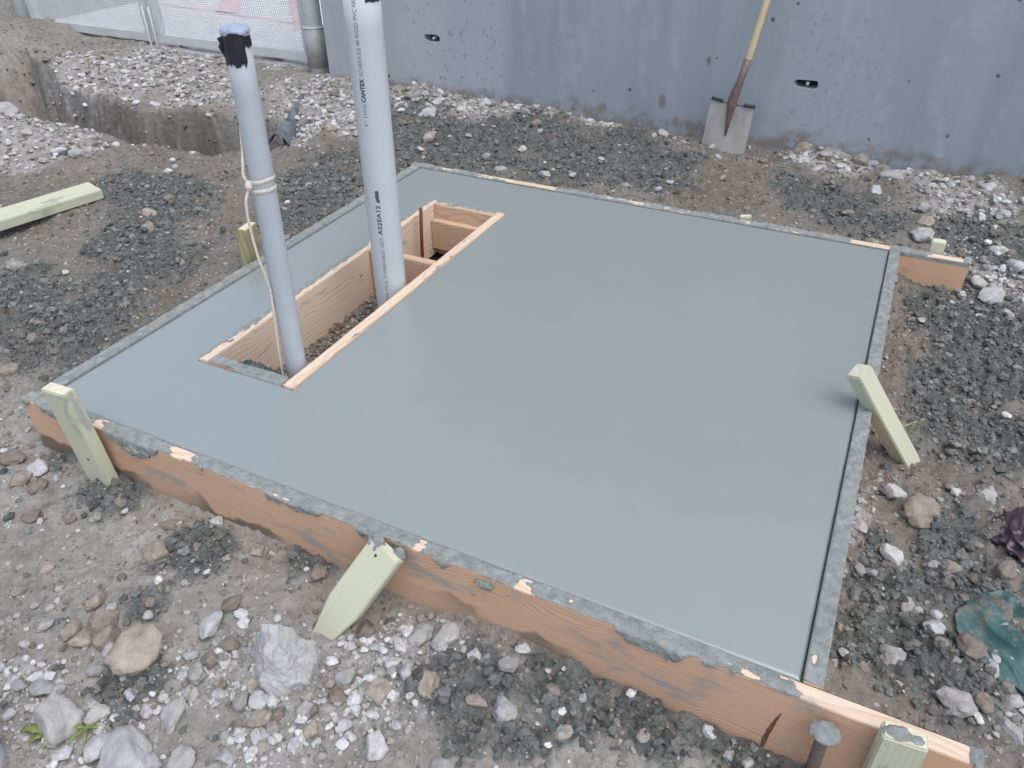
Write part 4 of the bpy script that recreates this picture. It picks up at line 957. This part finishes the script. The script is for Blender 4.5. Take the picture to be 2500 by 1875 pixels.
for n, (x, y, a, b, tone, code) in enumerate(ROCKS):
    if tone == "p": continue
    if code in UNIQ: o = rock(x, y, a, b, tone, UNIQ[code], 1000+n*3, "stones lying around the formwork", sink=.2 if a > .08 else .28)
    else: o = rock(x, y, a, b, tone, SHARED[code][0], 1000+n*3, SHARED[code][1])
    if code == "a":
        o.data = boulder_mesh(); o.scale = (.086, .066, .108); o.rotation_euler = (0, 0, math.radians(24)); o.location.z = base_h(np.array([x]), np.array([y]))[0]+.058
# crumpled purple plastic at the right edge
M_purple = mat_plain("dark_purple_plastic", (.055, .035, .05), .32, .55, var=.4, scale=14, bump=.003)
def purple():
    D, Fc = ico(6); r = 1+.55*(.5-np.abs(vn3(D*1.7+2, 3))*2)*.8-.5*np.abs(vn3(D*3.6+5, 4))-.25*np.abs(vn3(D*8, 6))
    V = D*r[:, None]*np.array((.085, .115, .060)); gz = float(base_h(np.array([2.68]), np.array([.79]))[0])
    o = obj_np("plastic_bag", V+np.array((2.672, .785, gz+.030)), Fc, M_purple, None, True); tag(o, "crumpled dark purple plastic bag half out of view at the right edge", "bag")
purple()
# white broken block behind the far board
bm = bmesh.new(); add_box(bm, -.055, .055, -.03, .03, -.02, .02, .006)
for v in bm.verts: v.co += Vector((.004*math.sin(v.co.y*90), .003*math.sin(v.co.x*70), .003*math.sin(v.co.x*110)))
o = obj_bm("broken_block", bm, mat_rock("white_block", (.60, .60, .60), (.72, .72, .72), .2), None, True, Matrix.Translation((-.275, 2.655, -.002)) @ Matrix.Rotation(.35, 4, 'Z'))
tag(o, "small white broken block on the dark crumbs behind the far board", "block")

# ------------------------------------------------------------------ visible-area test for the scatters (a little wider than the frame)
def seen(P, marg=.10):
    q = P-np.array(CAM); d = q@np.array(FWD); u = q@np.array(RIGHT)/d*FPX/1250; v = q@np.array(DOWN)/d*FPX/937.5
    return (d > .2) & (np.abs(u) < 1+marg) & (np.abs(v) < 1+marg), d
def spots(n, x0, x1, y0, y1, dens, seed):
    r = np.random.default_rng(seed); X = r.uniform(x0, x1, n); Y = r.uniform(y0, y1, n); k = r.random(n) < dens(X, Y); X, Y = X[k], Y[k]
    ins = (X > -.05) & (X < 2.235) & (Y > -.05) & (Y < 2.185); k = ~ins & ((Y < 3.28) | ((X < -1.7) & (Y < 3.39)))
    X, Y = X[k], Y[k]; Z = ground_h(X, Y); P = np.c_[X, Y, Z]; s, d = seen(P); return P[s], d[s], r
ZN = (-4.2, 3.0, -.95, 3.38)
# single countable stones
P, d, r = spots(9000, *ZN, lambda X, Y: .010+.035*grav_mask(X, Y)+(.30*(.25+.75*grav_mask(X, Y)))*(Y < -.04)+.07*(X > 2.23), 301)
fdm = form_dist(P[:, 0], P[:, 1]) > .035; P = P[fdm]
keep = []
for k in range(len(P)):
    if all(np.hypot(P[k][0]-q[0], P[k][1]-q[1]) > .5*(max(q[2], q[3])+.035) for q in ROCKS): keep.append(k)
P = P[keep]; tot = min(len(P), 205); P = P[:tot]
for k in range(tot):
    x, y = P[k][0], P[k][1]; s = .022+.034*r.random()**1.6
    if y < -.045: L = ("stone no bigger than a walnut among the gravel in front of the formwork", "walnut sized stones in front")
    elif x > 2.23: L = ("stone no bigger than a walnut in the rubble right of the slab", "walnut sized stones right of the slab")
    elif y > 2.18 and x > -.9: L = ("stone no bigger than a walnut between the far board and the wall", "walnut sized stones behind the far board")
    elif y > 2.3: L = ("stone no bigger than a walnut on the gravel bank below the gate", "walnut sized stones on the gravel bank")
    else: L = ("stone no bigger than a walnut on the soil left of the formwork", "walnut sized stones left of the formwork"); 
    if y > 2.1: s *= 1.35
    g = grav_mask(np.array([x]), np.array([y]))[0]
    rock(x, y, s, s*r.uniform(.75, 1.2), r.choice(list("wgtb"), p=(.42, .22, .22, .14) if g > .5 else (.2, .25, .35, .2)), L[0], 2000+k, L[1], name="small_stone", cat="stone")

# ------------------------------------------------------------------ uncountable gravel, pebbles and crumbs of spilled concrete
def scatter(name, P, R, C, mat, label, seed, jag=.28, flat=.7, sink=.25, lumpy=False, smooth=False):
    r = np.random.default_rng(seed); allV = []; allF = []; allC = []; base = 0
    s, dep = seen(P, 9.); px = R/dep*FPX*.4096
    for lo, hi, I, IF in ((0, 3.0, ICO0, ICO0F), (3.0, 999, ICO1, ICO1F)):
        idx = np.where((px >= lo) & (px < hi))[0]
        if not len(idx): continue
        NV = 14; var = []
        for k in range(NV):
            rr = np.random.default_rng(seed*31+k); Nn = rr.normal(size=(9, 3)); Nn /= np.linalg.norm(Nn, axis=1)[:, None]; dd = rr.uniform(.6, 1, 9); dots = I@Nn.T
            rad = np.where(dots > .05, dd/np.maximum(dots, .05), 9).min(1).clip(.4, 1.1) if not lumpy else 1+0*dots[:, 0]
            rad = rad*(1+jag*2*vn3(I*1.9+k*3.1, 7+k)); var.append(I*rad[:, None])
        var = np.array(var); Vv = var[r.integers(0, NV, len(idx))]
        q = r.normal(size=(len(idx), 4)); q /= np.linalg.norm(q, axis=1)[:, None]; a, b, c, d_ = q.T
        Rm = np.stack([np.stack([1-2*(c*c+d_*d_), 2*(b*c-a*d_), 2*(b*d_+a*c)], -1), np.stack([2*(b*c+a*d_), 1-2*(b*b+d_*d_), 2*(c*d_-a*b)], -1), np.stack([2*(b*d_-a*c), 2*(c*d_+a*b), 1-2*(b*b+c*c)], -1)], 1)
        st = r.uniform(.65, 1.15, (len(idx), 1, 3)); W = np.einsum('nij,nkj->nki', Rm, Vv*st)*R[idx][:, None, None]; W[..., 2] *= flat
        W = W+P[idx][:, None, :]; W[..., 2] += (R[idx]*flat*(1-2*sink))[:, None]
        nvv = len(I); Fi = (IF[None]+np.arange(len(idx))[:, None, None]*nvv+base).reshape(-1, 3); base += len(idx)*nvv
        allV.append(W.reshape(-1, 3)); allF.append(Fi); allC.append(np.repeat(C[idx], nvv, 0))
    o = obj_np(name, np.concatenate(allV), np.concatenate(allF), mat, None, smooth)
    Cc = np.concatenate(allC); at = o.data.attributes.new("tone", 'FLOAT_COLOR', 'POINT'); at.data.foreach_set("color", np.ascontiguousarray(np.c_[Cc, np.ones(len(Cc))], np.float32).ravel())
    tag(o, label, kind="stuff"); return o
M_peb = mat_tone("pebbles", .88, .003, 110); M_crumb = mat_tone("wet_concrete_crumbs", .62, .004, 140, .4)
def tones(r, n, pal, pr, v=.22):
    c = np.array(pal)[r.choice(len(pal), n, p=pr)]; return np.clip(c*r.uniform(1-v, 1+v, (n, 1)), 0, .85)
PALE = [(.50, .495, .485), (.39, .38, .365), (.30, .275, .24), (.21, .185, .155)]
# white gravel
P, d, r = spots(190000, *ZN, lambda X, Y: .012+.05*(Y < 0)+np.where(Y < -.04, .95, .62)*grav_mask(X, Y)**1.4*(1-.8*wet_mask(X, Y)), 401)
R = np.clip(.0032*r.random(len(P))**-.50, .003, .0165); k = (R*FPX*.41/d > 1.0); P, R = P[k], R[k]
R = np.where(P[:, 1] > 2.2, R*1.35, R*1.12)
scatter("gravel", P, R, tones(r, len(P), PALE, (.42, .28, .2, .1)), M_peb, "loose pale crushed stone gravel strewn over the soil", 41)
# soil crumbs
P, d, r = spots(200000, *ZN, lambda X, Y: (.40*(1-grav_mask(X, Y)*.5)*(1-.8*wet_mask(X, Y))), 402)
R = np.clip(.0030*r.random(len(P))**-.45, .003, .010); k = (R*FPX*.41/d > 1.0); P, R = P[k], R[k]
scatter("soil_crumbs", P, R, tones(r, len(P), [(.235, .218, .192), (.275, .256, .228), (.19, .172, .148), (.36, .343, .315)], (.35, .3, .2, .15), .12), M_peb, "dry crumbs of brown soil covering the ground", 42, .5, .7, .45, True)
# crumbs of spilled concrete
P, d, r = spots(230000, *ZN, lambda X, Y: .03+.80*wet_mask(X, Y)**1.15*np.where(Y > 2.2, .6, 1), 403)
R = np.clip(.0036*r.random(len(P))**-.48, .0034, .0155); k = (R*FPX*.41/d > 1.0); P, R = P[k], R[k]
k = form_dist(P[:, 0], P[:, 1]) > R; P, R = P[k], R[k]
scatter("spilled_concrete_crumbs", P, R, tones(r, len(P), [(.120, .129, .120), (.155, .164, .153), (.085, .092, .085), (.21, .217, .205), (.19, .172, .148)], (.34, .26, .12, .12, .16), .2), M_crumb, "dark greenish grey crumbs of stiff concrete spilled around the form", 43, .5, .8, .4, True)
# pebbles on the floor of the block-out box
r = np.random.default_rng(9); n = 1500; P = np.c_[r.uniform(.31, .60, n), r.uniform(.395, 1.235, n), np.full(n, 0.)]; P[:, 2] = ground_h(P[:, 0], P[:, 1])+r.uniform(-.002, .006, n)
scatter("box_gravel", P, np.clip(.005*r.random(n)**-.4, .004, .014), tones(r, n, [(.20, .17, .145), (.28, .25, .22), (.13, .11, .09)], (.4, .3, .3)), M_peb, "brown pebbles on the floor of the open box", 44)
n = 170; P = np.c_[r.normal(.42, .07, n).clip(.315, .59), r.normal(.425, .03, n).clip(.40, .52), r.uniform(-.23, -.035, n)]; P[:, 2] = -.235+.222*np.exp(-((P[:, 1]-.405)/.085)**2)*r.uniform(.8, 1, n)*np.exp(-((P[:, 0]-.43)/.16)**2)
scatter("box_concrete_crumbs", P, r.uniform(.010, .026, n), tones(r, n, [(.088, .105, .10), (.062, .073, .068)], (.6, .4)), M_crumb, "dark clods of concrete heaped inside the near end of the box", 45, .5, .9, .3, True)

# ================================================================== weeds
M_leaf = mat_plain("weed_leaf", (.16, .22, .055), .5, .4, var=.3, scale=40, bump=.001)
def leaf(base, ang, L, wd, lift, droop, seed, root):
    n = 16; t = np.linspace(0, 1, n); r = np.random.default_rng(seed)
    lob = np.abs(np.sin(t*np.pi*3.2+r.uniform(0, 1)))*.55+.45
    hw = wd*np.sin(np.pi*np.clip(t*.93+.05, 0, 1))**.8*lob
    d = np.array([math.cos(ang), math.sin(ang)]); nrm = np.array([-d[1], d[0]]); bend = .22*L*(r.random()-.5)
    cx = base[0]+d[0]*L*t+nrm[0]*bend*t*t; cy = base[1]+d[1]*L*t+nrm[1]*bend*t*t; cz = base[2]+lift*L*np.sin(t*np.pi*.62)-droop*L*t*t
    V = np.concatenate([np.c_[cx+nrm[0]*hw*s, cy+nrm[1]*hw*s, cz+abs(s)*hw*.45] for s in (-1, 0, 1)])
    F = [(k*n+i, k*n+i+1, (k+1)*n+i+1, (k+1)*n+i) for k in (0, 1) for i in range(n-1)]
    o = part_of(obj_np("leaf", V, np.array(F), M_leaf, None, True), root); md = o.modifiers.new("thickness", 'SOLIDIFY'); md.thickness = .0008
for (bx, by), lab, angs, Ls, sd in (((.770, -.672), "small green weed at lower left with one leaf lying flat", (2.3, 2.75, 3.5, 4.1, 5.2), (.055, .06, .085, .05, .04), 5),
                                    ((.835, -.628), "bushier green weed in front of the long grey boulder", (1.2, 1.75, 2.4, 3.6, 4.5, 5.3, .4), (.06, .07, .05, .05, .055, .045, .04), 9)):
    bz = float(ground_h(np.array([bx]), np.array([by]))[0]); root = empty("weed", (bx, by, bz)); tag(root, lab, "weed", "two green weeds in the rubble")
    for q, (an, L) in enumerate(zip(angs, Ls)): leaf((bx, by, bz+.008), an, L*.85, L*.11, .40, .35, sd*10+q, root)
# yellow wire by the leaning stake
M_wire = mat_plain("yellow_wire", (.42, .36, .08), .5)
V, F = tube([(2.300, 1.085, -.105), (2.335, 1.105, -.10), (2.352, 1.118, -.093), (2.358, 1.117, -.085), (2.349, 1.108, -.088)], .0022, 6)
tag(obj_np("twisted_wire", V, F, M_wire, None, True), "thin yellow wire sticking out beside the stake leaning over the right board", "wire")
